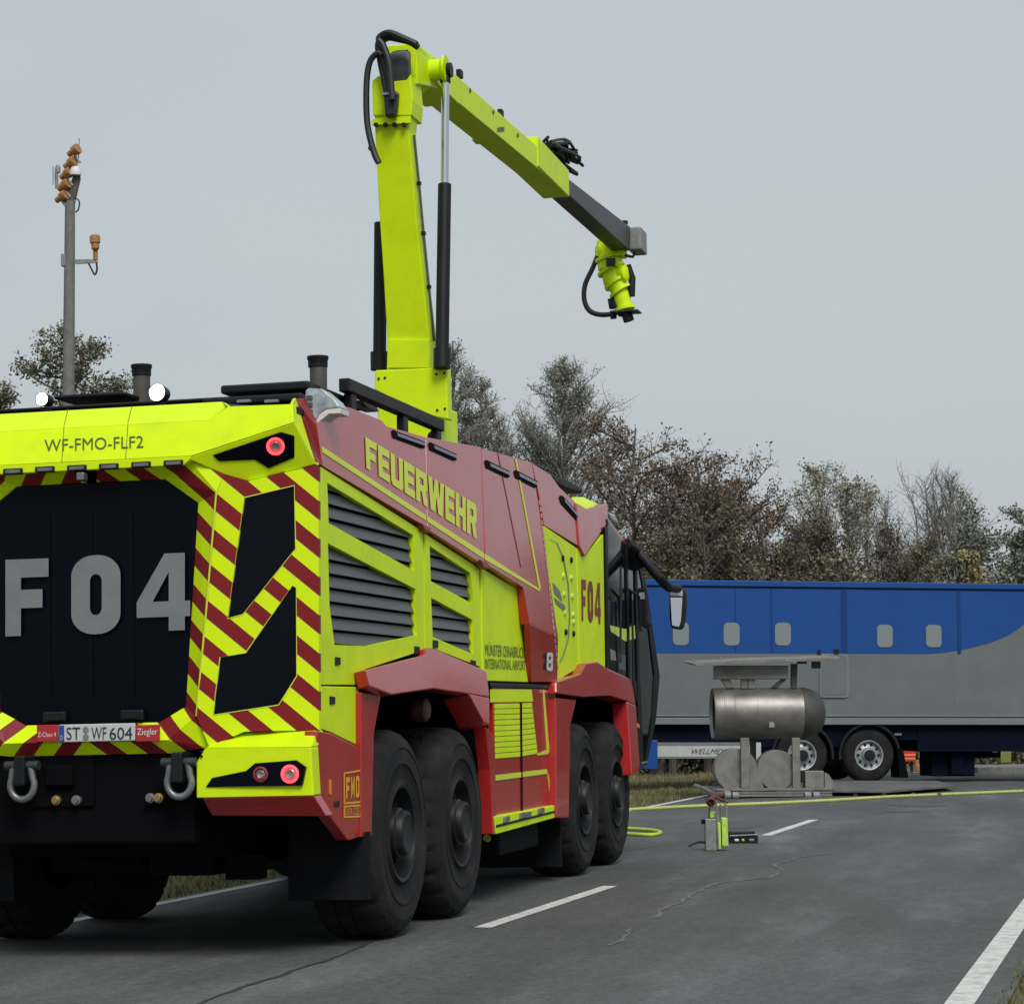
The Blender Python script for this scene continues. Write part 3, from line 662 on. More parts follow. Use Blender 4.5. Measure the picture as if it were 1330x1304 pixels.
gap_ = [hu(288,521.8), hu(296,527.6), hl(296,528), hl(380,525), Vector((hl(380,525).x, HT+.05, hl(380,525).z)), Vector((hu(288,521.8).x, HT+.05, hu(288,521.8).z))]
hoodp([gap_[1], gap_[2], gap_[0]]); mb = MB().prism([gap_[1]-Vector((0,0,.004)), gap_[2]-Vector((0,0,.004)), gap_[3]-Vector((0,0,.004)), gap_[4]-Vector((0,0,.004)), gap_[5]-Vector((0,0,.004))], (0,0,-.04)); mb.build('roof_edge', M['black'], T); mb.build('roof_edge', M['black'], T, mirror=True)
PC = plane3(hl(381.5,548.6), hl(249,592), h1(410,603,YC)); hc_ = lambda x, y: TF.hit(x, y, PC)
hoodp([hc_(382,549), hc_(410,603), hc_(322,625), hc_(290,616), hc_(246,597), hc_(249.5,592.6)])
MB().prism([hl(380.3,525), h1(384,517,-1.50), h1(410,603,YC), hc_(381.7,549)], (-.03,.03,0)).build('rear_hood', M['yellow'], T); MB().prism([hl(380.3,525), h1(384,517,-1.50), h1(410,603,YC), hc_(381.7,549)], (-.03,.03,0)).build('rear_hood', M['yellow'], T, mirror=True)
# lamp strip under the hood
st = [hl(249,592.4), h1(246,597.6,HB+.01), h1(238,604,HB+.01)]
MB().prism(sym(st), (0,.06,0)).build('lamp_strip', M['yellow'], T, bevel=.004)
for px, py in ((16,612.3),(57.5,609.7),(99,607.8),(140.5,605.8),(182.5,603.5),(224.5,601.4)):
    P = [h1(px+a*12.5, py+b*4-a*.6, HB-.004) for a, b in ((-1,-1),(1,-1),(1,1),(-1,1))]
    b_ = MB().prism(P, (0,.03,0)).build('strip_lamp', M['black'], T, bevel=.006)
    P = [h1(px+a*9.5, py+b*2.2-a*.5, HB-.008) for a, b in ((-1,-1),(1,-1),(1,1),(-1,1))]
    MB().prism(P, (0,.01,0)).build('lamp_lens', M['steel'], b_, bevel=.002)
MB().box((-.02, HB-.02, 2.93), (.03, HB+.05, 2.98)).build('rear_camera', M['steel'], T, bevel=.008)
for (xa, ya), (xb, yb), (xc, yc) in (((88,532),(83,553),(80,601)), ((171,528),(166,549.6),(163,595.5))):                                   # fine panel seams of the hood
    n1, n2 = Vector(PU[1])*.003, Vector(PL[1])*.003
    MB().add([hu(xa,ya)+n1, hu(xa+.8,ya)+n1, hu(xb+.8,yb-.4)+n1, hu(xb,yb-.4)+n1, hl(xb,yb+.4)+n2, hl(xb+.8,yb+.4)+n2, hl(xc+.8,yc)+n2, hl(xc,yc)+n2], [(0,1,2,3),(4,5,6,7)]).build('hood_seam', M['darktext'], T)
planehood = lambda x, y: hl(x, y)+Vector(PL[1])*.005
font_sheet('WF-FMO-FLF2', bil(*[planehood(x, y) for x, y in ((58,587.5),(186.5,582),(186.5,566.5),(58,571.5))])).build('lettering', M['darktext'], T)
# lamp recess in the hood corner
def planecorner(x, y, off=.008): return hc_(x, y)+Vector(PC[1])*off, Vector(PC[1])
rec = [planecorner(x, y) for x, y in ((276.4,591),(365,561),(382.5,566),(382.5,594),(349,608),(331,597),(284.5,599))]
nC = rec[0][1]; mb = MB().prism([p for p, _ in rec], -nC*.03); lr = mb.build('lamp_housing', M['gloss'], T, bevel=.004); mb.build('lamp_housing', M['gloss'], T, bevel=.004, mirror=True)
def ringlamp(c, n, r, lit, parent):
    MB().lathe([(r,0),(r*1.02,.012),(r*.80,.016),(r*.72,.006),(r*.72,.0)], c, n, 28).build('tail_lamp_ring', M['lampred' if lit else 'lampred_off'], parent, smooth=True)
    MB().lathe([(r*.70,.002),(r*.45,.012),(r*.2,.006),(0,.006)], c, n, 24).build('lamp_lens', M['lampcore'], parent, smooth=True)
c, n = planecorner(358, 578.7, .010); ringlamp(c, n, .054, True, lr)
# bumper blocks
YB1, YB2 = -1.86, -1.66
bf = [h1(255,990,YB1), h1(266,971.3,YB1), h1(404,970.3,YB1+.02), h1(407.5,1033,YB1+.02), h1(255,1036,YB1)]
bt = [h1(266,971,YB1), h1(316,950,YB2), h1(411,948.5,YB2+.02), h1(404,970,YB1+.02)]
br = [h1(404.3,970.3,YB1+.02), h1(411,948.5,YB2+.02), TF.hit(415,950,XP(1.44)), TF.hit(408,1033,XP(1.44)), h1(407.7,1033,YB1+.02)]
bot = [h1(262,1036.3,YB1), h1(407.5,1033.3,YB1+.02), h1(424,1060,YB1+.12), h1(275,1059,YB1+.12)]
for P, m_, nm in ((bf, 'yellow', 'bumper'), (bt, 'yellow', 'bumper'), (bot, 'red', 'bumper')):
    mb = MB().prism(P, (0, .14, 0)); o = mb.build(nm, M[m_], T, bevel=.008); mb.build(nm, M[m_], T, bevel=.008, mirror=True)
    if P is bf: bump_o = o
rec = [h1(x, y, YB1-.006) for x, y in ((267,1022),(275,1010),(319,1001),(331,991),(384,987),(397,996),(392,1020))]
mb = MB().prism(rec, (0,.03,0)); lr2 = mb.build('lamp_housing', M['gloss'], T, bevel=.003); mb.build('lamp_housing', M['gloss'], T, bevel=.003, mirror=True)
ringlamp(h1(339,1005.5,YB1-.008), (0,-1,0), .046, False, lr2); ringlamp(h1(377,1005,YB1-.008), (0,-1,0), .054, True, lr2)
for px, py in ((262,976),(262,982)): MB().lathe([(.008,0),(.008,.01),(0,.01)], h1(px,py,YB1), (0,-1,0), 10).build('bolt', M['black'], T)
# FMO sign and marker on the red corner
q = [p+Vector((.004,0,0)) for p in H([(445.5,1062),(469,1061),(469,999),(445.5,1003)], XP(1.44))]
B = bil(*q)
def ring(u0, v0, u1, v1, w, B):
    mb = MB(); o_ = [B(u0,v0),B(u1,v0),B(u1,v1),B(u0,v1)]; i_ = [B(u0+w,v0+w*.5),B(u1-w,v0+w*.5),B(u1-w,v1-w*.5),B(u0+w,v1-w*.5)]
    return mb.add(o_+i_, [(k,(k+1)%4,4+(k+1)%4,4+k) for k in range(4)])
M['amb2'] = mat('amber_foil', (.75, .36, .02), .5)
mb = ring(0,0,1,.27,.08,B); mb2 = ring(0,.30,1,1,.08,B); mb.add(mb2.v, mb2.f)
glyph_sheet('FMO', lambda u, v: B(.13+.74*u, .42+.46*v), gap=.3, mb=mb); font_sheet('DATA CODE', lambda u, v: B(.12+.76*u, .06+.15*v), mb=mb); mb.build('lettering', M['amb2'], T)
side('side_marker', [(427,1012),(429.5,1012),(429.5,1033),(427,1031)], pl=XP(1.44), m='amber', th=.005, off=.006, bevel=0)
side('latch', [(434,1041),(440,1039),(440,1047),(434,1048)], pl=XP(1.44), m='black', th=.01, off=.008)
# number plate and the red plates beside it
YPl = YF-.03
def platequad(x0, y0, x1, y1, sl=-.022, dy=0): return [h1(x0,y1,YPl+dy), h1(x1,y1+sl*(x1-x0),YPl+dy), h1(x1,y0+sl*(x1-x0),YPl+dy), h1(x0,y0,YPl+dy)]
pq = platequad(76,941,175,964)
pl0 = MB().prism(pq, (0,.02,0)).build('number_plate', M['plate'], T, bevel=.006)
pb = MB().prism([p+Vector((0,-.004,0)) for p in platequad(76.5,942,83.5,963.5)], (0,.003,0)).build('plate_band', M['plateblue'], pl0)
font_sheet('D', bil(*[p+Vector((0,-.007,0)) for p in platequad(78.5,955,82,961)])).build('lettering', M['plate'], pl0)
M['bk'] = mat('plate_lettering', (.02, .02, .022), .5)
# plate text in three runs with the two seals between ST and WF
tq = lambda a, b: bil(*[p+Vector((0,-.004,0)) for p in platequad(a, 944.5, b, 960.5)])
for body, a, b in (('ST', 86.5, 104.5), ('WF', 119, 138.5), ('604', 142.5, 172)):
    font_sheet(body, tq(a, b)).build('lettering', M['bk'], pl0)
for dy in (947.5, 957): 
    MB().lathe([(.019,0),(.019,.003),(0,.003)], h1(111.5,dy,YPl-.002), (0,-1,0), 16).build('plate_seal', M['galv'], pl0)
for x0, x1, tx in ((47.5,75,'Z-Class 4'), (176.5,207,'Ziegler')):
    P = platequad(x0,941.5,x1,963,dy=.0); o = MB().prism(P, (0,.015,0)).build('name_plate', M['red'], T, bevel=.003)
    font_sheet(tx, bil(*[p+Vector((0,-.004,0)) for p in (platequad(x0+2,951,x1-2,957) if tx[0:2] == 'Z-' else platequad(x0+2,946,x1-2,957))])).build('lettering', M['whitetext'], o)
# big F 04
BG = lambda x0, y0, x1, y1, sl: [h1(x0,y1,YD-.025), h1(x1,y1+sl*(x1-x0),YD-.025), h1(x1,y0+sl*(x1-x0),YD-.025), h1(x0,y0,YD-.025)]
mb = MB()
glyph_sheet('F', bil(*BG(7,727,63,826.5,-.035)), mb=mb); glyph_sheet('0', bil(*BG(92.5,722,156.5,824.5,-.032)), mb=mb); glyph_sheet('4', bil(*BG(177.5,720,247,820.5,-.035)), mb=mb)
mb.build('lettering', M['decal'], T)
# rear underbody: cross beam, flaps, shackles, couplings
MB().box((-.66, -1.72, .72), (.66, -1.40, 1.335)).build('rear_crossbeam', M['matte'], T, bevel=.02)
MB().box((-.40, -1.74, .95), (.02, -1.715, 1.28)).box((-.28,-1.78,1.08),(-.10,-1.74,1.2)).build('tow_plate', M['matte'], T, bevel=.006)
def shackle(px, py):
    c = h1(px, py, -1.86); pts = []
    for k in range(15):
        a = R(-45+270*k/14); pts.append(c+Vector((math.cos(a)*.078, 0, -math.sin(a)*.085-.055)))
    pts = [c+Vector((.055,0,.055))]+[c+Vector((math.cos(a)*.078, 0, math.sin(a)*.085-.06)) for a in [R(30-240*k/14) for k in range(15)]]+[c+Vector((-.055,0,.055))]
    o = MB().tube(pts, [.026]+[.022]*15+[.026], 12).build('shackle', M['steel'], T, smooth=True)
    MB().tube([c+Vector((-.11,0,.06)), c+Vector((.11,0,.06))], .028, 12).build('shackle_pin', M['armgrey'], o, smooth=True)
    MB().box((c.x-.035,c.y-.05,c.z-.06),(c.x+.035,c.y+.2,c.z+.12)).build('shackle_lug', M['black'], o, bevel=.01)
shackle(233, 1003); shackle(29, 1007)
for px, py, mm in ((75,1039,'brass'),(101,1039,'steel'),(197,1036,'steel'),(208,1036,'brass')):
    MB().lathe([(.03,0),(.03,.03),(.02,.032),(.02,.05),(0,.05)], h1(px,py,-1.74), (0,-1,0), 12).build('air_coupling', M[mm], T, smooth=True)
MB().lathe([(.035,0),(.035,.02),(.02,.03),(0,.03)], h1(88,1003,-1.74), (0,-1,0), 16).build('socket', M['grille'], T, smooth=True)
fl = [h1(374,1050,-.82), h1(450,1080,-.82), h1(480,1080,-.82), h1(480,1169,-.82), h1(374,1169,-.82)]
mb = MB().prism(fl, (0,.03,0)); mb.build('mudflap', M['flap'], T, bevel=.006); mb.build('mudflap', M['flap'], T, bevel=.006, mirror=True)
# axles and underbody clutter
for y in (0, 1.54, 5.96, 7.485):
    MB().tube([(-1.0,y,.685),(1.0,y,.685)], .11, 12).lathe([(.0,-.22),(.2,-.16),(.25,0),(.2,.16),(0,.22)], (0,y,.66), (0,1,0), 16).build('axle', M['matte'], T, smooth=True)
MB().box((-.5,-1.2,.52),(.1,-.3,.66)).box((.2,-1.3,.50),(.62,-.6,.7)).box((.68,-1.25,.47),(.9,-1.1,.62)).tube([(-.3,-1.3,.6),(.3,-1.1,.52),(.8,-1.2,.56)],.03,8).build('underbody_pipes', M['matte'], T)
MB().box((-.9,-.4,.8),(.9,8.6,1.3)).build('frame_rail', M['matte'], T)

# --- wheels
def wheel():
    root = MB(); n = 120; RO_, W_ = .685, .46
    prof = [(.33,.02),(.345,0),(.40,-.005),(.455,.016),(.458,.024),(.472,.024),(.475,.018),(.52,.020),(.56,.018),(.563,.024),(.575,.022),(.59,.014),(.635,-.002),(.66,-.028),(.678,-.065),(.684,-.10),(.686,-.19),(.672,-.195),(.672,-.205),(.686,-.21),(.688,-.27),(.686,-.29),(.672,-.295),(.672,-.305),(.686,-.31),(.684,-.38),(.66,-.44),(.58,-.47),(.35,-.46)]
    def rm(j, k):
        if prof[j][0] < .655: return 1
        ph = (k + (2 if prof[j][1] < -.2 else 0)) % 5
        return .972 if ph == 0 else 1
    body = MB().lathe(prof, (0,0,0), (1,0,0), n, rm)
    return body
def make_wheel(side_, y):
    """one wheel: tyre with tread lugs, rim dish and hub"""
    w0 = wheel(); mir = side_ < 0
    o = w0.build('wheel', M['tyre'], T, smooth=True, mirror=mir); o.location = (1.45*side_, y, .685); o.rotation_euler.x = random.uniform(0, 6)
    rim = MB().lathe([(.335,.010),(.322,.022),(.300,.016),(.290,-.03),(.262,-.11),(.20,-.125),(.175,-.06),(.165,.0),(.150,.012)], (0,0,0), (1,0,0), 48)
    ro = rim.build('rim', M['rim'], o, smooth=True, mirror=mir)
    hub = MB().lathe([(.152,-.05),(.150,.030),(.140,.050),(.125,.055),(.118,.050),(.05,.048),(0,.048)], (0,0,0), (1,0,0), 36)
    for k in range(10):
        a = 2*math.pi*k/10; c = Vector((-.118, math.cos(a)*.225, math.sin(a)*.225)); hub.lathe([(.02,0),(.02,.05),(.012,.06),(0,.06)], c, (1,0,0), 8)
    hub.build('hub', M['rim'], o, smooth=True, mirror=mir)
    return o
w_r = make_wheel(1, 0); w_l = make_wheel(-1, 0)
for y in (1.54, 5.96, 7.485):
    for src in (w_r, w_l):
        c = copy_tree(src, T); c.location.y = y; c.rotation_euler.x = random.uniform(0, 6)

# --- roof equipment
def rb(px0, py0, px1, py1, y, depth, name, m='black', bev=.015):
    a = h1(px0, py1, y); b = h1(px1, py0, y); return MB().box((a.x, y, min(a.z, 3.2) if False else a.z), (b.x, y+depth, b.z)).build(name, M[m], T, bevel=bev)
rb(69,508,163,519,-.6,.9,'air_intake_box'); rb(286,494,401,512,-.6,1.2,'air_intake_box')
rb(-60,519,300,535,-.8,1.0,'roof_rail'); rb(262,510,392,528,-.9,1.0,'roof_rail')
for px in (316, 352): rb(px-9,518.5,px+9,523.5,-.93,.03,'roof_marker_lamp','galv',.004)
for px, cy in ((184, 474), (413.5, 463)):
    c = h1(px, 512, -.3); k = h1(px, cy+13, -.3); t = h1(px, cy, -.3)
    st_ = MB().tube([(c.x,c.y,c.z-.1),(k.x,k.y,k.z)], .058, 24).build('exhaust_stack', M['stack'], T, smooth=True)
    MB().lathe([(.055,k.z-.01),(.066,k.z-.005),(.066,t.z-.03),(.072,t.z-.02),(.072,t.z),(.05,t.z),(.05,k.z)], (c.x,c.y,0), (0,0,1), 24).build('stack_cap', M['black'], st_, smooth=True)
for px, py, r in ((55,518.5,.038), (204.5,510,.049)):
    c = h1(px, py, -1.15); l_ = MB().lathe([(r*1.0,-.10),(r*1.15,-.02),(r*1.18,.012),(r*1.11,.012),(r*1.1,.0)], c, (0,-1,0), 24).box((c.x-.02,c.y-.02+.04,c.z-.16),(c.x+.02,c.y+.10,c.z-.05)).build('work_lamp', M['black'], T, smooth=True)
    MB().lathe([(r*1.1,.005),(r*.86,.0)], c, (0,-1,0), 24).build('lamp_reflector', M['lampon'], l_, smooth=True)
    MB().lathe([(r*.86,0),(r*.6,.012),(0,.02)], c, (0,-1,0), 24).build('lamp_lens', M['lampon'], l_, smooth=True)
# clear corner lamp
P = [TF.hit(x,y,YP(-1.36)) for x,y in ((396,507),(400,504),(418,505),(436,520),(442,529),(424,531),(415,537),(410,547),(396,549))]
ca = MB().prism(P, (0,.16,0)).build('corner_lamp', M['lens'], T, bevel=.012)
MB().prism([TF.hit(x,y,YP(-1.37)) for x,y in ((396,549),(410,547),(415,538),(424,532),(442,530),(442,537),(427,538),(418,545),(412,550),(396,552))], (0,.18,0)).build('lamp_trim', M['whitetext'], ca, bevel=.004)
for i in range(4): MB().box((P[0].x+.012,-1.372,P[0].z-.06-.045*i),(P[0].x+.05,-1.362,P[0].z-.035-.045*i)).build('lamp_cell', M['grille'], ca)
# roof rail beside the boom
XR = XP(1.10); a, b = TF.hit(447,503,XR), TF.hit(571,549,XR)
mb = MB().box((1.06,a.y,a.z-.03),(1.14,b.y,b.z+.02)); 
for t in (.03, .55, .93): y_ = a.y+(b.y-a.y)*t; mb.box((1.07,y_,3.35),(1.13,y_+.12,a.z-.032))
mb.box((.95,a.y-.05,3.38),(1.05,b.y,3.50)).build('boom_guard_rail', M['black'], T, bevel=.01)
MB().prism([TF.hit(x,y,XP(1.0)) for x,y in ((470,520),(484,514),(492,535),(478,530))], (-.1,0,0)).build('roof_bracket', M['steel'], T)

# --- boom
Z0 = 3.3
def bx2(pts, x0, x1, name, m, bev=.012, parent=None):    # outline in the boom's plane, width x0..x1
    P = [Vector((x1, y, z)) for y, z in pts]; return MB().prism(P, (x0-x1, 0, 0)).build(name, M[m], parent or T, bevel=bev)
def px2(x, y, X): p = TF.hit(x, y, XP(X)); return (p.y, p.z)
# turret: broad plate seen from behind
tp = [h1(x, y, 5.45) for x, y in ((487,481),(580,477),(582,545),(546,537),(486,506))]
turret = MB().prism(tp, (0,.16,0)).build('boom_turret', M['yellow'], T, bevel=.012)
tb = h1(540, 545, 5.45)
MB().box((-.30,5.5,3.35),(.28,6.2,tb.z+.15)).build('turret_base', M['yellow'], T, bevel=.02)
MB().lathe([(.44,3.32),(.44,3.62),(.36,3.70),(0,3.70)], (0,5.8,0), (0,0,1), 32).build('turret_ring', M['yellow'], T, smooth=True)
MB().box((.22,4.9,3.38),(.42,5.4,3.75)).tube([(.30,4.95,3.75),(.36,4.9,3.95),(.42,5.0,4.02)],.018,8).build('turret_motor', M['black'], T, bevel=.02)
for px, py in ((492,492),(500,491),(567,486),(577,485),(568,533),(578,531)): MB().lathe([(.012,0),(.012,.008),(0,.008)], h1(px,py,5.45), (0,-1,0), 8).build('bolt', M['black'], turret)
# lower arm: rear face between px outlines, depth forward
yb, yt_ = 5.50, 5.12
def arm_at(px, py, Y): return TF.hit(px, py, YP(Y))
rear_f = [arm_at(502,482,5.48), arm_at(503,441,5.47), arm_at(487,170,5.14), arm_at(486,148,5.12), arm_at(533,146,5.12), arm_at(531,170,5.14), arm_at(558,441,5.47), arm_at(558,479,5.48)]
n_ = 8; vs = rear_f + [p+Vector((0, .42 if i in (0,1,6,7) else .34, 0)) for i, p in enumerate(rear_f)]
mb = MB(); secs = [(502,559,482,5.48),(503,558,441,5.47),(497.5,548,350,5.36),(493,541,285,5.28),(487,531,170,5.14),(486,533,146,5.12)]
ring_ = []
for xl, xr, yy_, Yy in secs:
    l_, r_ = arm_at(xl, yy_, Yy), arm_at(xr, yy_, Yy); ring_.append([l_, r_, r_+Vector((0,.25,0)), l_+Vector((0,.25,0))])
vs = [p for q_ in ring_ for p in q_]; fs = [(3,2,1,0), tuple(4*(len(secs)-1)+k for k in range(4))]
for i in range(len(secs)-1):
    for k in range(4): k2 = (k+1) % 4; fs.append((4*i+k, 4*i+k2, 4*i+4+k2, 4*i+4+k))
lower = mb.add(vs, fs).build('lower_boom', M['yellow'], T, bevel=.010)
MB().prism([arm_at(502.5,478,5.455), arm_at(504,441,5.445), arm_at(557,441,5.445), arm_at(557,478,5.455)], (0,.02,0)).build('boom_cover', M['yellow'], T, bevel=.004)
pp = [arm_at(x,y,Y_)+Vector((.012,.12,0)) for x,y,Y_ in ((558,441,5.47),(551,370,5.38),(544,300,5.29),(538,235,5.21),(531.5,172,5.14))]
MB().tube(pp, .012, 6).build('hydraulic_line', M['grille'], T, smooth=True)
for p in pp[1:-1]: MB().cbox(p, (.035,.04,.03)).build('pipe_clip', M['black'], T)
# head of the lower arm: two cheeks with dark hub between
hd = [arm_at(x,y,5.10) for x,y in ((484,150),(483,105),(492,98),(494,108),(528,104),(533,96),(536,130),(534,150))]
MB().prism(hd, (0,.36,0)).build('boom_head', M['yellow'], T, bevel=.01)
MB().prism([arm_at(x,y,5.09) for x,y in ((483,155),(533,151),(533,160),(483,163))], (0,.03,0)).build('head_flange', M['yellow'], T, bevel=.004)
for px in (489,501,513,525): MB().lathe([(.022,0),(.022,.02),(0,.022)], arm_at(px,163,5.10), (0,-1,0), 10).build('bolt', M['black'], T)
# knuckle
kn = [arm_at(x,y,5.2) for x,y in ((507,104),(503,92),(510,66),(516,59),(541,56),(537,98),(530,106))]
MB().prism(kn, (0,.5,0)).build('knuckle', M['yellow'], T, bevel=.01)
MB().lathe([(.0,-.10),(.20,-.10),(.22,-.06),(.22,.06),(.20,.10),(0,.10)], arm_at(521,92,5.22)+Vector((0,.10,0)), (1,0,0), 28).build('knuckle_drum', M['grille'], T, smooth=True)
MB().prism([arm_at(x,y,5.19) for x,y in ((508,76),(515,66),(530,65),(531,90),(524,108),(510,108))], (0,.01,0)).build('knuckle_opening', M['matte'], T)
# upper arm: box running forward (+Y)
XA = .22
s_top = [px2(541,56,XA), px2(570,78,XA), px2(600,98,XA), px2(654,150,XA), px2(697,188,XA), px2(735,222,XA)]
s_bot = [px2(733,248,XA), px2(697,216,XA), px2(654,182,XA), px2(600,140,XA), px2(575,117,XA), px2(543,110,XA)]
upper = bx2([s_top[0], s_top[1], s_top[-1], s_bot[0], s_bot[4], s_bot[5]], -.07, XA, 'upper_boom', 'yellow')
bx2([(s_top[1][0]-.1, s_top[1][1]-.02),(s_top[1][0]+.5,s_top[1][1]-.06),(s_bot[4][0]+.5,s_bot[4][1]-.02),(s_bot[4][0]-.3,s_bot[4][1]-.02)], -.10, XA+.03, 'boom_sleeve', 'yellow')
y4 = px2(697,190,XA)[0]; za, zb_ = s_top[-1][1], s_bot[0][1]
bx2([(y4, za+.05),(s_top[-1][0]+.1, za+.03),(s_top[-1][0]+.1, zb_-.03),(y4, zb_-.03)], -.085, XA+.015, 'boom_sleeve', 'yellow')
MB().lathe([(.10,0),(.10,.10),(.13,.13),(.13,.15),(0,.15)], (XA,)+px2(560,92,XA), (1,0,0), 24).build('pivot_boss', M['yellow'], T, smooth=True)
for px_, py_ in ((617,181),(672,221),(708,247)):
    c = TF.hit(px_, py_, XP(-.08)); MB().box((c.x-.02,c.y-.05,c.z-.03),(c.x+.12,c.y+.12,c.z+.03)).build('boom_clamp', M['yellow'], T, bevel=.006)
for px_, py_ in ((600,100),(653,151)):
    c = TF.hit(px_, py_, XP(XA)); MB().box((c.x-.05,c.y-.04,c.z-.01),(c.x+.0,c.y+.06,c.z+.07)).build('boom_lug', M['black'], T, bevel=.006)
P = [TF.hit(x,y,XP(XA+.004)) for x,y in ((646,166),(655,165),(655,171),(646,172))]; MB().add(P, [(0,1,2,3)]).build('type_label', M['darktext'], T)
# inner arm, dark, and nozzle head box
XI = .15
i0, i1, i2, i3 = px2(734,229,XI), px2(820,296,XI), px2(818,326,XI), px2(733,248,XI)
MB().prism([Vector((XI,i0[0],i0[1])),Vector((XI,i1[0],i1[1])),Vector((XI,i2[0],i2[1])),Vector((XI,i3[0],i3[1]))], (-.24,0,0)).build('inner_boom', M['armgrey'], T, bevel=.01)
ye = i1[0]; e0 = TF.hit(817,327,YP(ye)); e1_ = TF.hit(834,296,YP(ye))
MB().box((e0.x, ye-.1, e0.z),(e1_.x, ye+.35, e1_.z)).build('boom_end_box', M['galv'], T, bevel=.02)
MB().lathe([(.03,0),(.05,.02),(.05,.06),(0,.07)], TF.hit(811,293,YP(ye)), (0,0,1), 12).build('boom_beacon', M['black'], T, smooth=True)
# nozzle: turning elbow, barrel and lamp bar
nz_ = lambda x, y: TF.hit(x, y, YP(ye-.15))
mb = MB().tube([nz_(783,312), nz_(787,322), nz_(792,340)], [.09,.13,.14], 16).tube([nz_(792,338), nz_(793,350)], .17, 18).tube([nz_(792,350), nz_(797,364), nz_(806,378)], [.13,.15,.12], 16).tube([nz_(803,372), nz_(808,388), nz_(812,404)], [.11,.12,.10], 16)
mb.box(tuple(nz_(785,312)-Vector((.05,.1,.25))), tuple(nz_(785,312)+Vector((.28,.15,.02)))).build('nozzle', M['yellow'], T, smooth=True)
mb = MB().tube([nz_(815,345), nz_(821,362), nz_(820,385)], .05, 10).tube([nz_(797,388), nz_(799,400)], .085, 12).tube([nz_(812,402), nz_(817,417)], .075, 12).tube([nz_(796,404), nz_(797,414)], .045, 10).tube([nz_(806,403), nz_(807,411)], .04, 10)
mb.tube([nz_(812,332), nz_(822,334), nz_(825,326)], .022, 8).tube([nz_(812,352), nz_(822,358), nz_(820,368)], .018, 8)
mb.build('nozzle_lamp', M['black'], T, smooth=True)
MB().box(tuple(nz_(795,406)-Vector((0,.15,.02))), tuple(nz_(831,404)+Vector((0,.15,0)))).build('nozzle_bar', M['armgrey'], T)
mb = MB()
for (x0,y0),(x1,y1),r_ in (((791,334),(792,338),.20),((793,349),(794.5,352),.20),((799,366),(801,369),.175),((805,377),(807,380),.165),((811,399),(812,403),.14)):
    mb.tube([nz_(x0,y0), nz_(x1,y1)], r_, 20)
mb.lathe([(.09,0),(.11,.02),(.11,.16),(.07,.18),(0,.18)], nz_(801,358), (.9,-.4,.1), 14).lathe([(.07,0),(.08,.12),(0,.13)], nz_(786,326), (-.8,-.6,0), 12)
mb.build('nozzle_flange', M['yellow'], T, smooth=True)
MB().tube([nz_(800,362), nz_(796,376), nz_(800,388)], .03, 8).tube([nz_(810,368), nz_(818,376), nz_(816,396)], .025, 8).box(tuple(nz_(797,345)-Vector((.06,.22,.05))), tuple(nz_(797,345)+Vector((.06,-.16,.06)))).build('nozzle_bracket', M['cable'], T, smooth=True)
def spline(P, n=8):
    out = []; P = [P[0]]+list(P)+[P[-1]]
    for i in range(1, len(P)-2):
        for k in range(n):
            t = k/n; a, b, c, d = P[i-1], P[i], P[i+1], P[i+2]
            out.append(.5*((2*b)+(c-a)*t+(2*a-5*b+4*c-d)*t*t+(3*b-a-3*c+d)*t**3))
    out.append(P[-2]); return out
MB().tube(spline([nz_(777,330), nz_(770,348), nz_(760,370), nz_(759,390), nz_(766,404), nz_(780,409), nz_(797,408)]), .035, 8).build('nozzle_hose', M['cable'], T, smooth=True)
# cable loom on top of the upper arm
rr = random.Random(5); mb = MB(); c0 = TF.hit(722,201,XP(0))
for k in range(26):
    q0 = c0+Vector((rr.uniform(-.14,.14), rr.uniform(-.9,-.3), rr.uniform(-.06,.0))); q1 = c0+Vector((rr.uniform(-.16,.16), rr.uniform(-.2,.3), rr.uniform(0,.20))); q2 = c0+Vector((rr.uniform(-.18,.18), rr.uniform(.35,.9), rr.uniform(-.08,.18)))
    mb.tube(spline([q0, q1, q2], 4), .02, 6)
mb.build('cable_bundle', M['cable'], T, smooth=True)
# hydraulic cylinders
def cyl(x, bot, mid, top):
    b_, m_, t_ = [TF.hit(px, py, XP(x)) for px, py in (bot, mid, top)]
    o = MB().tube([b_, m_], .062, 20).tube([b_-(m_-b_).normalized()*.06, b_+(m_-b_).normalized()*.12], .078, 20).build('boom_cylinder', M['black'], T, smooth=True)
    MB().tube([m_, t_], .038, 18).build('piston_rod', M['chrome'], o, smooth=True)
    MB().tube([t_-(t_-m_).normalized()*.12, t_+(t_-m_).normalized()*.02], .05, 14).lathe([(0,-.06),(.07,-.06),(.07,.06),(0,.06)], t_, (1,0,0), 18).build('rod_eye', M['black'], o, smooth=True)
cyl(.35, (574,470), (577.5,240), (578.5,92))
bl = TF.hit(493,474,XP(-.36)); MB().tube([bl, TF.hit(494.5,290,XP(-.35))], .062, 16).tube([bl-Vector((0,0,.05)), bl+Vector((0,0,.12))], .085, 16).build('boom_cylinder', M['black'], T, smooth=True)
for px_, py_ in ((610,118),(640,146),(672,176)):
    c = TF.hit(px_, py_, XP(XA)); MB().lathe([(.022,0),(.022,.012),(0,.014)], c, (1,0,0), 10).build('bolt', M['grille'], upper)
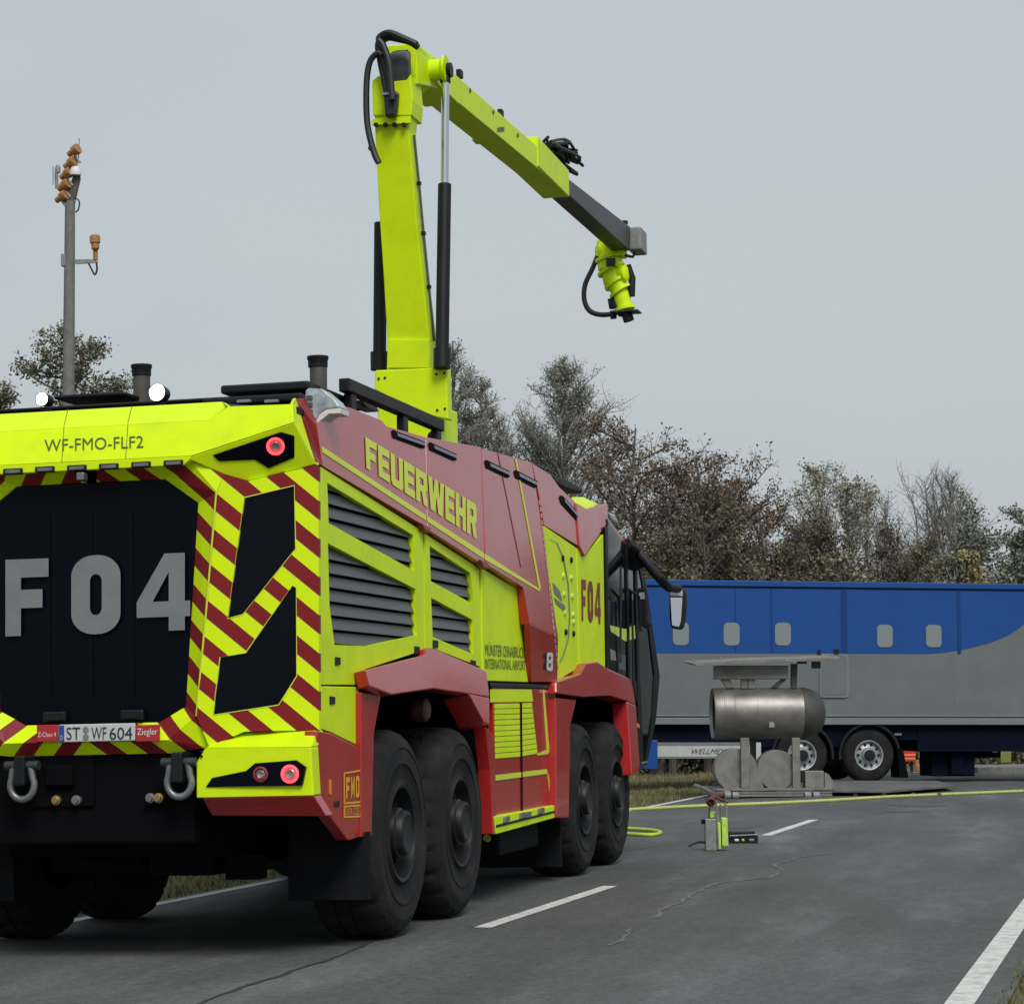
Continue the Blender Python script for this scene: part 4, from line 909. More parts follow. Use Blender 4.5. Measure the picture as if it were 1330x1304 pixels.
# hoses looping over the head
for offs, pts in ((0,((505,135),(500,110),(494,80),(491,58),(499,46),(513,47),(530,54),(542,60))), (1,((508,138),(506,112),(500,86),(494,62),(503,50),(520,52),(534,56),(543,62))), (2,((492,212),(485,196),(477,160),(476,112),(480,82),(490,70),(497,72))), (3,((510,130),(507,100),(505,80),(498,60),(492,50),(505,43),(526,51),(541,58)))):
    MB().tube(spline([arm_at(x,y,5.02-.03*offs) for x,y in pts], 6), .030, 8).build('boom_hose', M['cable'], T, smooth=True)
MB().prism([arm_at(x,y,4.97) for x,y in ((497,118),(516,118),(513,150),(500,152))], (0,.1,0)).build('hose_shroud', M['cable'], T, bevel=.02)
MB().box(tuple(arm_at(496,124,4.95)), tuple(arm_at(517,121,5.0))).build('hose_clamp', M['steel'], T)
MB().lathe([(.03,0),(.03,.05),(0,.05)], arm_at(484,194,5.1), (0,-1,0), 10).build('boom_sensor', M['black'], T)

# ---------------------------------------------------------------- TRAILER MOCK-UP
to = gpix(1130, 1018); TZ = math.atan2(.408, .930)
QF = Frame(tuple(to), (0, .012, TZ)); Q = empty('fuselage_trailer', tuple(to), (0, .012, TZ))
tag(Q, 'long blue and grey semi-trailer painted like an aircraft fuselage with window patches', 'trailer')
def qp(px, py, y=0): return QF.hit(px, py, YP(y))
def qs(name, pts, m, y=0, th=.05, bevel=0, holes=(), parent=None):
    P = [qp(x, yy, y) for x, yy in pts]; return MB().prism(P, (0, th, 0), [[qp(x, yy, y) for x, yy in h] for h in holes]).build(name, M[m], parent or Q, bevel=bevel)
a, b = qp(780, 941), qp(1440, 941); zt = qp(1100, 756.5).z; zb = qp(1100, 941).z
MB().box((a.x, 0, zb), (b.x, 2.5, zt)).build('trailer_body', M['tgrey'], Q, bevel=.02)
arc = [(1206,849),(1225,847.5),(1243.5,844.7),(1262,841),(1281,836),(1297,830.5),(1311,824),(1322,817),(1332,809),(1345,797),(1360,780),(1375,760)]
bz = lambda px: qp(px, 848)
P = [qp(780,848,-.006), qp(1100,848.6,-.006)]+[qp(x,y,-.006) for x,y in arc]; P += [Vector((P[-1].x,-.006,zt-.02)), Vector((P[0].x,-.006,zt-.02))]
MB().prism(P, (0,.004,0)).build('livery_panel', M['blue'], Q)
MB().box((a.x,-.03,zt-.10),(b.x,-.0065,zt+.01)).build('roof_edge_rail', M['blue'], Q, bevel=.01)
MB().box((a.x,-.022,zt-.125),(b.x,-.0065,zt-.105)).build('roof_edge_rail', M['navy'], Q)
for px, w_ in ((1002,.03),(1096,.12),(1245,.07),(955,.015)):
    x = qp(px, 800).x; MB().box((x-w_/2,-.014,qp(1100,848).z),(x+w_/2,-.0065,zt-.126)).build('panel_seam', M['bluedark'], Q)
for px in (1243,):
    x = qp(px, 880).x; MB().box((x-.01,-.005,zb+.3),(x+.01,-.0005,qp(1100,850).z)).build('panel_seam', M['tgreyl'], Q)
for k, (px, py) in enumerate(((884,823),(950,823.5),(1016.6,823.5),(1149,826),(1212.5,826))):
    c = qp(px, py); pts = [Vector((c.x+u, -.018, c.z+v)) for u, v in rounded(-.16,-.22,.16,.22,.09)]
    MB().prism(pts, (0,.010,0)).build('window_patch', M['sticker'], Q, bevel=.003, seg=1)
c0_, c1_ = qp(1064,906), qp(1102,849)
hw, hh = (c1_.x-c0_.x)/2, (c1_.z-c0_.z)/2; cc = (c0_+c1_)/2
pts = [Vector((cc.x+u,-.03,cc.z+v)) for u, v in rounded(-hw,-hh,hw,hh,.09)]; ht = MB().prism(pts, (0,.03,0)).build('hatch', M['tgreyl'], Q, bevel=.008)
pts = [Vector((cc.x+u,-.036,cc.z+v)) for u, v in rounded(-hw+.05,-hh+.05,hw-.05,hh-.03,.07)]; MB().prism(pts, (0,.004,0)).build('hatch_leaf', M['tgrey'], ht)
MB().box((cc.x-hw-.03,-.05,cc.z+hh-.02),(cc.x-hw+.03,-.03,cc.z+hh+.07)).box((cc.x,-.05,cc.z+hh),(cc.x+.1,-.03,cc.z+hh+.09)).build('hatch_hinge', M['black'], ht)
MB().box((a.x,-.045,zb),(b.x,-.003,zb+.13)).box((a.x,-.035,zb+.155),(b.x,-.003,zb+.18)).build('bottom_rail', M['tgreyl'], Q, bevel=.008)
zg = lambda py: qp(1130, py).z
MB().box((a.x,.12,zg(970)),(qp(1166,970).x,2.0,zb-.001)).box((qp(1166,970).x+.001,.12,zg(961)),(qp(1194,970).x,2.4,zb-.001)).build('chassis', M['navy'], Q)
MB().box((qp(1194,970).x+.002,.10,zg(976)),(b.x,2.3,zb-.002)).build('chassis', M['navy'], Q)
xw = [(qp(1130,983).x, 1), (qp(1043,980).x, 1)]
RW = .525
def tw(x, side_):
    y = .06 if side_ > 0 else 2.44; ax = (0,-1,0) if side_ > 0 else (0,1,0); org = (x, y, RW+.03)
    o = MB().lathe([(.29,-.01),(.31,.012),(.38,.02),(.46,.012),(.50,-.02),(.525,-.06),(.525,-.30),(.50,-.34),(.30,-.34)], (0,0,0), ax, 48).build('wheel', M['tyre'], Q, smooth=True); o.location = org
    MB().lathe([(.295,.0),(.285,.012),(.262,.005),(.250,-.05),(.235,-.06),(.17,-.035),(.155,-.03),(.15,-.02),(.12,.02),(.08,.03),(0,.03)], (0,0,0), ax, 40).build('rim', M['rimsil'], o, smooth=True)
    mb = MB()
    s_ = -1 if side_ > 0 else 1
    for k in range(10):
        g = 2*math.pi*k/10; mb.lathe([(.03,0),(.03,.012),(0,.014)], (math.cos(g)*.205, s_*-.047+s_*.0, math.sin(g)*.205), ax, 8)
    mb.lathe([(.11,0),(.11,.035),(.06,.04),(0,.04)], (0,s_*.01,0), ax, 20)
    mb.build('hub', M['black'], o, smooth=True); return o
for x, _ in xw:
    for s_ in (1, -1): tw(x, s_)
    mb = MB(); n = 16; vs = []
    for k in range(n+1):
        g = R(-8+196*k/n); vs += [(x+math.cos(g)*.63, .0, .56+math.sin(g)*.63), (x+math.cos(g)*.63, .5, .56+math.sin(g)*.63), (x+math.cos(g)*.58, .0, .56+math.sin(g)*.58), (x+math.cos(g)*.58, .5, .56+math.sin(g)*.58)]
    fs = []
    for k in range(n): i = 4*k; fs += [(i,i+4,i+5,i+1),(i+2,i+3,i+7,i+6),(i,i+2,i+6,i+4),(i+1,i+5,i+7,i+3)]
    mb.add(vs, fs+[(0,1,3,2),(4*n,4*n+2,4*n+3,4*n+1)]).build('mudguard', M['black'], Q, smooth=True)
x_ = qp(1172,990).x; MB().prism([Vector((x_-.10,.0,zg(972))),Vector((x_+.02,.0,zg(972))),Vector((x_+.12,.0,zg(1010))),Vector((x_-.06,.0,zg(1010)))], (0,.5,0)).build('mudflap', M['matte'], Q)
qs('marker_lamp', [(1162,952),(1171,952),(1171,955),(1162,955)], 'steel', y=.06)
# white side guard with maker's lettering
g0, g1 = qp(852,985,.05), qp(985,964,.05); gd = MB().box((g0.x,.05,g0.z),(g1.x,.12,g1.z)).build('side_guard', M['white'], Q, bevel=.01)
MB().box((g0.x,.045,g1.z-.06),(g1.x,.049,g1.z)).box((g0.x,.045,g0.z),(g1.x,.049,g0.z+.04)).build('guard_edge', M['tgreyl'], gd)
c0_, c1_ = qp(896,979,.04), qp(951,972.5,.04); sk = .05
font_sheet('WELLMEYER', lambda u, v: Vector((c0_.x+(c1_.x-c0_.x)*u+sk*v, .043, c0_.z+(c1_.z-c0_.z)*v))).build('lettering', M['bk'], gd)
g0, g1 = qp(982,990,.05), qp(988,964,.05); MB().box((g0.x,.03,g0.z),(g1.x,.12,g1.z)).build('guard_end', M['white'], Q)
g0, g1 = qp(836,999,-.1), qp(854,961,-.1); MB().box((g0.x,-.12,g0.z),(g1.x,.4,g1.z)).build('underrun_box', M['blue'], Q, bevel=.015)
for x0, x1, y0, y1, yy in ((1210,1266,972,1008,.4),(1236,1252,965,1006,.25),(1252,1266,975,1007,.3),(1268,1300,960,984,.4)):
    p0, p1 = qp(x0,y1,yy), qp(x1,y0,yy); MB().box((p0.x,yy,p0.z),(p1.x,yy+.7,p1.z)).build('landing_gear' if x0 < 1260 else 'stowage_box', M['navy'], Q, bevel=.02)
# far side left: blue skirt part behind cab is part of the body; lower guard continues right
g0, g1 = qp(1256,994,.3), qp(1266,986,.3)
qs('reflector', [(1290,974),(1296,974),(1296,977),(1290,977)], 'whitetext', y=.2)

# deck plates under the trailer
def wbox(name, px0, px1, py, d, h, m, label=None, cat=None, y_off=0, group=None, rot=TZ):
    a = gpix(px0, py); b = gpix(px1, py); c = (a+b)/2; wd = (b-a).length
    o = MB().box((-wd/2, 0, 0), (wd/2, d, h)).build(name, M[m], bevel=.008); o.location = (c.x, c.y, min(gz(a.x,a.y), gz(b.x,b.y))); o.rotation_euler = (0, 0, rot)
    if label: tag(o, label, cat, group)
    return o
M['deck'] = mat('deck_metal', (.15, .15, .145), .55, metal=.3, noise=.35, nscale=3, dirt=((.06,.056,.05), 2, .6))
# mat under trailer wheels: a plate deck with small feet
pc = [gpix(x, y) for x, y in ((1062,1034),(1150,1033.5),(1240,1027),(1218,1020),(1060,1021))]
zmx = max(p.z for p in pc); dk = empty('ramp_deck', tuple(pc[0]))
tag(dk, 'flat dark metal ramp plates lying on the road under the trailer wheels', 'ramp')
P = [Vector((p.x-pc[0].x, p.y-pc[0].y, .10)) for p in pc]
MB().prism(P, (0,0,-.035)).build('deck_plate', M['deck'], dk, bevel=.004)
mb = MB()
for t in (.08,.3,.52,.75,.95):
    p = Vector((P[0].x+(P[2].x-P[0].x)*t, P[0].y+(P[1].y-P[0].y)*t*1.6+.02, 0)); mb.box((p.x-.03,p.y,-.02),(p.x+.03,p.y+.08,.064))
mb.build('deck_foot', M['deck'], dk)
wbox('low_platform', 1268, 1400, 1004, 2.2, .16, 'zinc', 'pale grey low platform on the road under the right end of the trailer', 'platform')

# red kit bag with reflective stripes behind the trailer wheels
kc = gpix(1184, 1003); KF = Frame(tuple(kc), (0,0,TZ)); K = empty('equipment_bag', tuple(kc), (0,0,TZ)); tag(K, 'red equipment bag with orange reflective bands under the trailer beside the wheel', 'bag')
kp = lambda x, y: KF.hit(x, y, YP(0))
def kb(x0, y0, x1, y1, m, name, d=.3, off=0):
    p0, p1 = kp(x0, y1), kp(x1, y0); MB().box((p0.x, off, p0.z),(p1.x, off+d, p1.z)).build(name, M[m], K, bevel=.015)
kb(1172,966,1189,989,'redkit','bag_body',.35); kb(1173,979,1189,982,'oranger','reflective_band',.02,-.008); kb(1173,984,1189,986.5,'oranger','reflective_band',.02,-.008)
kb(1175,989,1178,1004,'black','stand_leg',.05,.1); kb(1185,989,1188,1004,'black','stand_leg',.05,.1)
kc = gpix(1196, 1004); o = empty('hand_pump', tuple(kc), (0,0,TZ)); tag(o, 'small orange pump on a thin plate right of the red bag', 'pump')
MB().box((-.18,-.05,0),(.18,.25,.03)).build('base_plate', M['galv'], o, bevel=.005); MB().lathe([(0,.03),(.07,.03),(.07,.18),(.04,.22),(.04,.30),(0,.30)], (-.05,.08,0), (0,0,1), 14).build('pump_body', M['orange'], o, smooth=True)
MB().tube([(.09,.08,.03),(.09,.08,.34),(-.02,.08,.36)], .018, 8).build('pump_handle', M['oranger'], o, smooth=True)
# olive bin on the platform
kc = gpix(1307, 1000); BF = Frame((kc.x,kc.y,kc.z+.16),(0,0,TZ)); b_ = empty('canister', (kc.x,kc.y,kc.z+.16),(0,0,TZ)); tag(b_, 'olive yellow canister standing on the pale platform at right', 'canister')
MB().prism([Vector(v) for v in ((-.13,0,.0),(.12,0,.0),(.15,0,.32),(.10,0,.42),(-.14,0,.42))], (0,.25,0)).build('canister_body', M['olive'], b_, bevel=.015)
MB().box((-.10,-.012,.30),(-.03,.0,.39)).box((.02,-.012,.30),(.09,.0,.39)).build('canister_rib', M['toolyel'], b_)

# ---------------------------------------------------------------- ENGINE FIRE MOCK-UP
ec = gpix(1000, 1036); EZ = YAW+.04; EF = Frame(tuple(ec), (0, .006, EZ)); E_ = empty('burner_rig', tuple(ec), (0, .006, EZ))
tag(E_, 'steel aircraft engine fire training rig with sooty drum under a flat metal roof', 'training rig')
ep = lambda x, y, Y=0: EF.hit(x, y, YP(Y))
def eb(name, x0, y0, x1, y1, Y, d, m, bev=.006, parent=None):
    p0, p1 = ep(x0, y1, Y), ep(x1, y0, Y); return MB().box((p0.x, Y, p0.z),(p1.x, Y+d, p1.z)).build(name, M[m], parent or E_, bevel=bev)
eb('base_beam', 927,1023,1081,1027,0,.1,'zinc'); eb('base_beam', 927,1031,1081,1035,0,.1,'zinc'); eb('base_web',927,1027,1081,1031,.02,.06,'zinc')
eb('base_beam', 927,1016,1081,1022,1.5,.1,'zinc')
x0 = ep(927,1025).x; x1 = ep(1081,1025).x; zb0 = ep(1000,1035).z; zt0 = ep(1000,1023).z
for x in (x0, x1-.08, (x0+x1)/2): MB().box((x,.101,zb0+.02),(x+.08,1.6,zt0-.01)).build('base_beam', M['zinc'], E_, bevel=.004)
MB().box((x0+.05,.102,zt0-.04),(x1-.08,1.45,zt0-.009)).build('base_plate', M['deck'], E_)
for x in (945,955,1049,1060):
    c = ep(x,1033,-.03); MB().tube([c-Vector((.05,0,0)), c+Vector((.05,0,0))], .066, 16).build('roller', M['sticker'], E_, smooth=True)
# tow bar to the left
MB().tube([ep(928,1030), ep(915,1024,.3), ep(903,1020,.8)], .035, 8).build('tow_bar', M['zinc'], E_, smooth=True)
eb('post', 963,958,973,1023,.05,.10,'zinc'); eb('post', 1030,958,1039,1023,.05,.10,'zinc'); eb('post',975,960,982,1000,.6,.1,'soot')
# drums facing the camera
for cx, cy, r in ((956,1000,28),(1009,1000,26)):
    c = ep(cx, cy, .16); rr_ = abs(ep(cx+r, cy, .16).x-c.x)
    MB().lathe([(0,0),(rr_*.96,0),(rr_,-.015),(rr_,-.32),(rr_*.9,-.34),(0,-.34)], c, (0,-1,0), 40).build('end_drum', M['zinc'], E_, smooth=True)
eb('control_box', 1046,1001,1070,1023,.1,.3,'zinc',.01)
P = [ep(x,y,.12) for x,y in ((974,1000),(985,1000),(992,1023),(974,1023))]; MB().prism(P,(0,.3,0)).build('gusset', M['zinc'], E_)
P = [ep(x,y,.12) for x,y in ((1071,1003),(1076,1005),(1086,1020),(1086,1024),(1071,1023))]; MB().prism(P,(0,.3,0)).build('gusset', M['zinc'], E_)
# main drum (axis across the view)
ca_, cb_ = ep(925,926.5,.45), ep(1040,926,.45); R0 = abs(ep(1000,893,.45).z-ep(1000,959,.45).z)/2
ax = (cb_-ca_).normalized(); Ln = (cb_-ca_).length
MB().lathe([(R0*.86,.05),(R0*.98,.0),(R0,.02),(R0,.16),(R0*1.015,.165),(R0*1.015,.19),(R0,.195),(R0,.33),(R0*1.01,.335),(R0*1.01,.35),(R0,.355),(R0,.72),(R0*1.006,.722),(R0*1.006,.735),(R0,.737),(R0,Ln)], ca_, ax, 56).build('main_drum', M['burnt'], E_, smooth=True)
MB().lathe([(0,.10),(R0*.85,.10)], ca_, ax, 40).build('drum_mouth', M['matte'], E_)
MB().lathe([(R0*1.01,0),(R0*1.02,.02),(R0*.99,.10),(R0*.93,.19),(R0*.83,.27),(R0*.68,.34),(R0*.48,.385),(R0*.25,.41),(0,.415)], cb_, ax, 48).build('drum_cowl', M['soot'], E_, smooth=True)
eb('drum_port', 999,938,1006,945,.02,.03,'galv')
# upper support and roof
eb('roof_trough', 930,864,1024,882,.25,.4,'zinc',.01)
for pts in ([(935,880),(947,880),(955,893),(944,893)], [(1018,880),(1024,880),(1010,893),(1002,893)], [(963,866),(972,866),(971,894),(963,894)], [(972,880),(981,880),(981,894),(972,894)], [(1028,862),(1036,862),(1035,894),(1028,894)]):
    MB().prism([ep(x,y,.3) for x,y in pts], (0,.12,0)).build('brace', M['zinc' if pts[0][0] < 975 else 'soot'], E_, bevel=.004)
P = [ep(897,861,.0), ep(975,856.5,.0), ep(1091,853,.0), ep(1091,857,.0), ep(975,862,.0), ep(905,865,.0)]
MB().prism(P, (0,1.25,.06)).build('roof', M['zinc'], E_, bevel=.006)
eb('roof_lug', 1055,859,1066,868,.3,.1,'soot'); eb('roof_lug', 1036,858,1048,862,.3,.1,'soot')
for x, y in ((901,859),(936,856)): MB().lathe([(.02,0),(.02,.03),(0,.04)], ep(x,y,.02), (0,0,1), 8).build('roof_bolt', M['galv'], E_)

# ---------------------------------------------------------------- portable equipment on the road
hc = gpix(931, 1105); HF = Frame(tuple(hc), (0,0,YAW)); Hh = empty('portable_pump', tuple(hc), (0,0,YAW))
tag(Hh, 'upright lime green and grey portable tool unit with pipe frame on the road', 'tool unit')
hp = lambda x, y, Y=0: HF.hit(x, y, YP(Y))
def hb(name, x0, y0, x1, y1, Y, d, m, parent=None, bev=.004):
    p0, p1 = hp(x0, y1, Y), hp(x1, y0, Y); return MB().box((p0.x, Y, p0.z),(p1.x, Y+d, p1.z)).build(name, M[m], parent or Hh, bevel=bev)
hb('side_case', 916.5,1063,930.5,1105,0,.16,'galv',bev=.01); hb('lime_case', 931,1068,936,1103,.01,.22,'toolyel',bev=.01); hb('lime_case', 938,1062,945,1099,.05,.2,'toolyel',bev=.01); hb('lime_case', 922,1054,932,1062,.04,.12,'toolyel',bev=.01)
MB().tube([hp(945.5,1100,.1), hp(944,1075,.1), hp(943,1045,.1), hp(928,1033,.1)], .012, 8).tube([hp(933,1100,0), hp(931,1060,0), hp(930,1040,0)], .010, 8).tube([hp(938,1100,.2), hp(936,1044,.2)], .010, 8).tube([hp(921,1062,.1), hp(922,1044,.1)], .010, 8).build('frame', M['galv'], Hh, smooth=True)
MB().tube([hp(922,1038,.0), hp(930,1033,.1), hp(940,1032,.2)], .025, 10).tube([hp(918,1030,.05), hp(932,1036,.08), hp(946,1042,.1)], .014, 8).lathe([(.03,0),(.05,.01),(.05,.05),(.03,.07)], hp(923,1041,.02), (0,-1,0), 16).lathe([(.0,0.01),(.03,.01)], hp(923,1041,.0), (0,-1,0), 12).build('pipe_head', M['brown'], Hh, smooth=True)
MB().tube([hp(913,1064,.05), hp(913,1070,.05)], .02, 8).tube([hp(913,1067,.05), hp(918,1067,.05)], .01, 8).build('knob', M['black'], Hh, smooth=True)
MB().tube(spline([hp(917,1094,.05), hp(908,1093.5,-.05), hp(900,1096,-.12), hp(895,1099,-.15)], 4), .012, 8).build('strap', M['cable'], Hh, smooth=True)
tc_ = gpix(966, 1095); t_ = empty('tool_tray', tuple(tc_), (0,0,YAW)); TFr = Frame(tuple(tc_), (0,0,YAW)); tag(t_, 'low black tray with white and lime items beside the green tool unit', 'tray')
tpx = lambda x, y, Y=0: TFr.hit(x, y, YP(Y))
p0, p1 = tpx(948,1095), tpx(984,1085); MB().box((p0.x,0,0),(p1.x,.02,p1.z)).box((p0.x,.3,0),(p1.x,.32,p1.z+.03)).box((p0.x,.021,0),(p1.x,.299,.01)).build('tray_frame', M['black'], t_)
MB().tube([(p0.x,.0,p1.z),(p1.x,.0,p1.z+.012),(p1.x+.02,.0,0)], .008, 8).build('tray_rim', M['galv'], t_)
MB().box((p0.x+.02,.1,.03),(p1.x-.05,.3,p1.z+.045)).build('tray_lid', M['cable'], t_, bevel=.008)
for k, (w_, mm_) in enumerate(((.05,'whitetext'),(.03,'toolyel'),(.06,'sticker'))): MB().box((p0.x+.05+.08*k,-.012,.022),(p0.x+.05+.08*k+w_,.02,.05)).build('tray_item', M[mm_], t_, bevel=.01)

# hoses
def hose(name, pts, r, m, label, cat='hose', lift=0):
    P = []
    for p in pts:
        q = gpix(*p); q.z += r*.6; P.append(q)
    P = spline(P, 8); P = [Vector((p.x, p.y, gz(p.x, p.y)+r*.8+.004)) for p in P]
    o = MB().tube(P, r, 8).build(name, M[m], smooth=True); tag(o, label, cat); return o
hose('fire_hose', ((700,1060),(760,1056),(822,1053),(900,1049),(1000,1045),(1100,1040),(1200,1034.5),(1330,1029),(1420,1025)), .026, 'hose', 'long straight yellow fire hose crossing the road before the trailer')
hose('fire_hose', ((770,1078),(800,1083),(830,1086),(850,1086),(858,1083),(845,1080),(815,1078),(780,1076)), .022, 'hosegreen', 'lime hose loop lying by the front wheel of the fire engine')
hose('fire_hose', ((1062,1016),(1075,1020),(1090,1024),(1110,1026)), .03, 'galv', 'grey hose ends lying between the training rig and the trailer wheel')

# ---------------------------------------------------------------- LIGHT MAST
def ground_at(px, depth):          # ground point seen in direction px at a given distance along the view
    d = fw + r2*(px-665)/FPX; d.z = 0; p = Vector(CAMLOC)+d*depth; return Vector((p.x, p.y, gz(p.x, p.y)))
D = 58; mb_ = ground_at(90, D); LMF = Frame(tuple(mb_), (0,0,YAW)); LM = empty('light_mast', tuple(mb_), (0,0,YAW)); tag(LM, 'tall grey mast with a row of orange approach lamps behind the fire engine', 'light mast')
lp = lambda x, y, Y=0: LMF.hit(x, y, YP(Y))
k = .01*D/31.0*1.0; pxm = D/FPX
b0 = Vector((lp(90,900).x,0,0)); MB().tube([b0, lp(89,500), lp(91,262)], [.19,.15,.125], 16).build('mast_pole', M['concrete'], LM, smooth=True)
MB().tube([lp(82,262), lp(98,262)], .05, 8).tube([lp(83,250),lp(98,245)], .05, 8).build('mast_clamp', M['galv'], LM)
MB().prism([lp(x,y,-.05) for x,y in ((86,262),(97,262),(104,232),(103,222),(94,230),(88,250))], (0,.12,0)).build('lamp_bracket', M['stack'], LM, bevel=.02)
for (x, y) in ((97,196),(92,212),(87,226),(84,241),(81,256)):
    c = lp(x, y, -.05); o = MB().lathe([(.0,-.20),(.07,-.20),(.08,-.06),(.12,-.05),(.12,.0),(.135,.02),(.135,.12),(.11,.13),(0,.10)], c, (.75,-.35,.35), 16).build('approach_lamp', M['orange'], LM, smooth=True)
    MB().tube([c+Vector((0,0,-.12)), c+Vector((.14,0,-.30))], .035, 6).build('lamp_stem', M['galv'], o)
MB().lathe([(0,0),(.14,0),(.15,.1),(.1,.2),(0,.24)], lp(98,228,-.1), (0,0,1), 12).build('junction_box', M['whitetext'], LM, smooth=True)
MB().tube([lp(74,245), lp(73,230), lp(74,218)], .045, 8).lathe([(.06,0),(.07,.12),(.03,.2),(0,.2)], lp(75,225), (0,0,1), 10).tube([lp(69,240), lp(69,216)], .012, 6).build('beacon', M['galv'], LM, smooth=True)
MB().tube([lp(73,241),lp(86,240)], .04, 6).build('beacon_arm', M['amber'], LM)
MB().tube([lp(102,206), lp(103,180)], .012, 6).build('lightning_rod', M['galv'], LM)
MB().tube(spline([lp(99,258), lp(103,262), lp(102,272), lp(98,276)],4), .02, 6).build('cable', M['cable'], LM)
MB().prism([lp(x,y,-.1) for x,y in ((79,330),(92,330),(92,345),(79,345))], (0,.2,0)).build('arm_clamp', M['galv'], LM)
MB().prism([lp(x,y,-.03) for x,y in ((92,332),(98,337),(126,337),(127,341),(100,343),(92,341))], (0,.06,0)).build('side_arm', M['galv'], LM)
c = lp(124,325,-.05); MB().tube([lp(124,338), lp(124,322)], .06, 8).lathe([(.06,0),(.10,.04),(.10,.16),(.13,.18),(.13,.34),(.09,.38),(0,.38)], c, (-.05,0,1), 16).build('approach_lamp', M['orange'], LM, smooth=True)
MB().tube(spline([lp(96,340),(lp(112,340)),lp(118,348),lp(123,357),lp(126,350),lp(125,340)],4), .025, 6).build('cable', M['cable'], LM)

# ---------------------------------------------------------------- TREES
def leafmat(name, c1, c2, c3=None):
    Mx = bpy.data.materials.new(name); Mx.use_nodes = True; t = Mx.node_tree; n = t.nodes.new; l = t.links.new; b = t.nodes['Principled BSDF']
    g = n('ShaderNodeNewGeometry'); co = n('ShaderNodeTexCoord'); z = n('ShaderNodeTexNoise'); z.inputs['Scale'].default_value = .8; z.inputs['Detail'].default_value = 3; l(co.outputs['Object'], z.inputs['Vector'])
    a = n('ShaderNodeMath'); a.operation = 'MULTIPLY_ADD'; l(g.outputs['Random Per Island'], a.inputs[0]); a.inputs[1].default_value = .6
    m2 = n('ShaderNodeMath'); m2.operation = 'MULTIPLY_ADD'; l(z.outputs['Fac'], m2.inputs[0]); m2.inputs[1].default_value = 1.6; m2.inputs[2].default_value = -.6; l(m2.outputs[0], a.inputs[2])
    c = n('ShaderNodeValToRGB'); e = c.color_ramp.elements; e[0].position = .1; e[0].color = (*c1, 1); e[1].position = .9; e[1].color = (*c2, 1)
    if c3: q = e.new(.55); q.color = (*c3, 1)
    l(a.outputs[0], c.inputs[0]); l(c.outputs[0], b.inputs['Base Color']); b.inputs['Roughness'].default_value = .8; b.inputs['Specular IOR Level'].default_value = .15
    return Mx
LMt = {'birch': leafmat('birch_leaf', (.17,.18,.14), (.36,.37,.29)), 'brown': leafmat('brown_leaf', (.115,.082,.056), (.25,.18,.12), (.17,.125,.085)),
       'dark': leafmat('dark_leaf', (.095,.083,.058), (.18,.16,.11)), 'olive': leafmat('olive_leaf', (.10,.10,.06), (.19,.185,.11)),
       'pale': leafmat('pale_leaf', (.19,.18,.13), (.32,.30,.21)), 'yellow': leafmat('yellow_leaf', (.19,.16,.08), (.34,.28,.13)), 'green': leafmat('green_leaf', (.14,.155,.12), (.24,.255,.195))}
BARK = {'grey': mat('bark_grey', (.17,.165,.155), .9, noise=.3, nscale=3), 'dark': mat('bark_dark', (.085,.074,.062), .9, noise=.3, nscale=3), 'pale': mat('bark_pale', (.22,.21,.195), .9, noise=.3, nscale=3)}
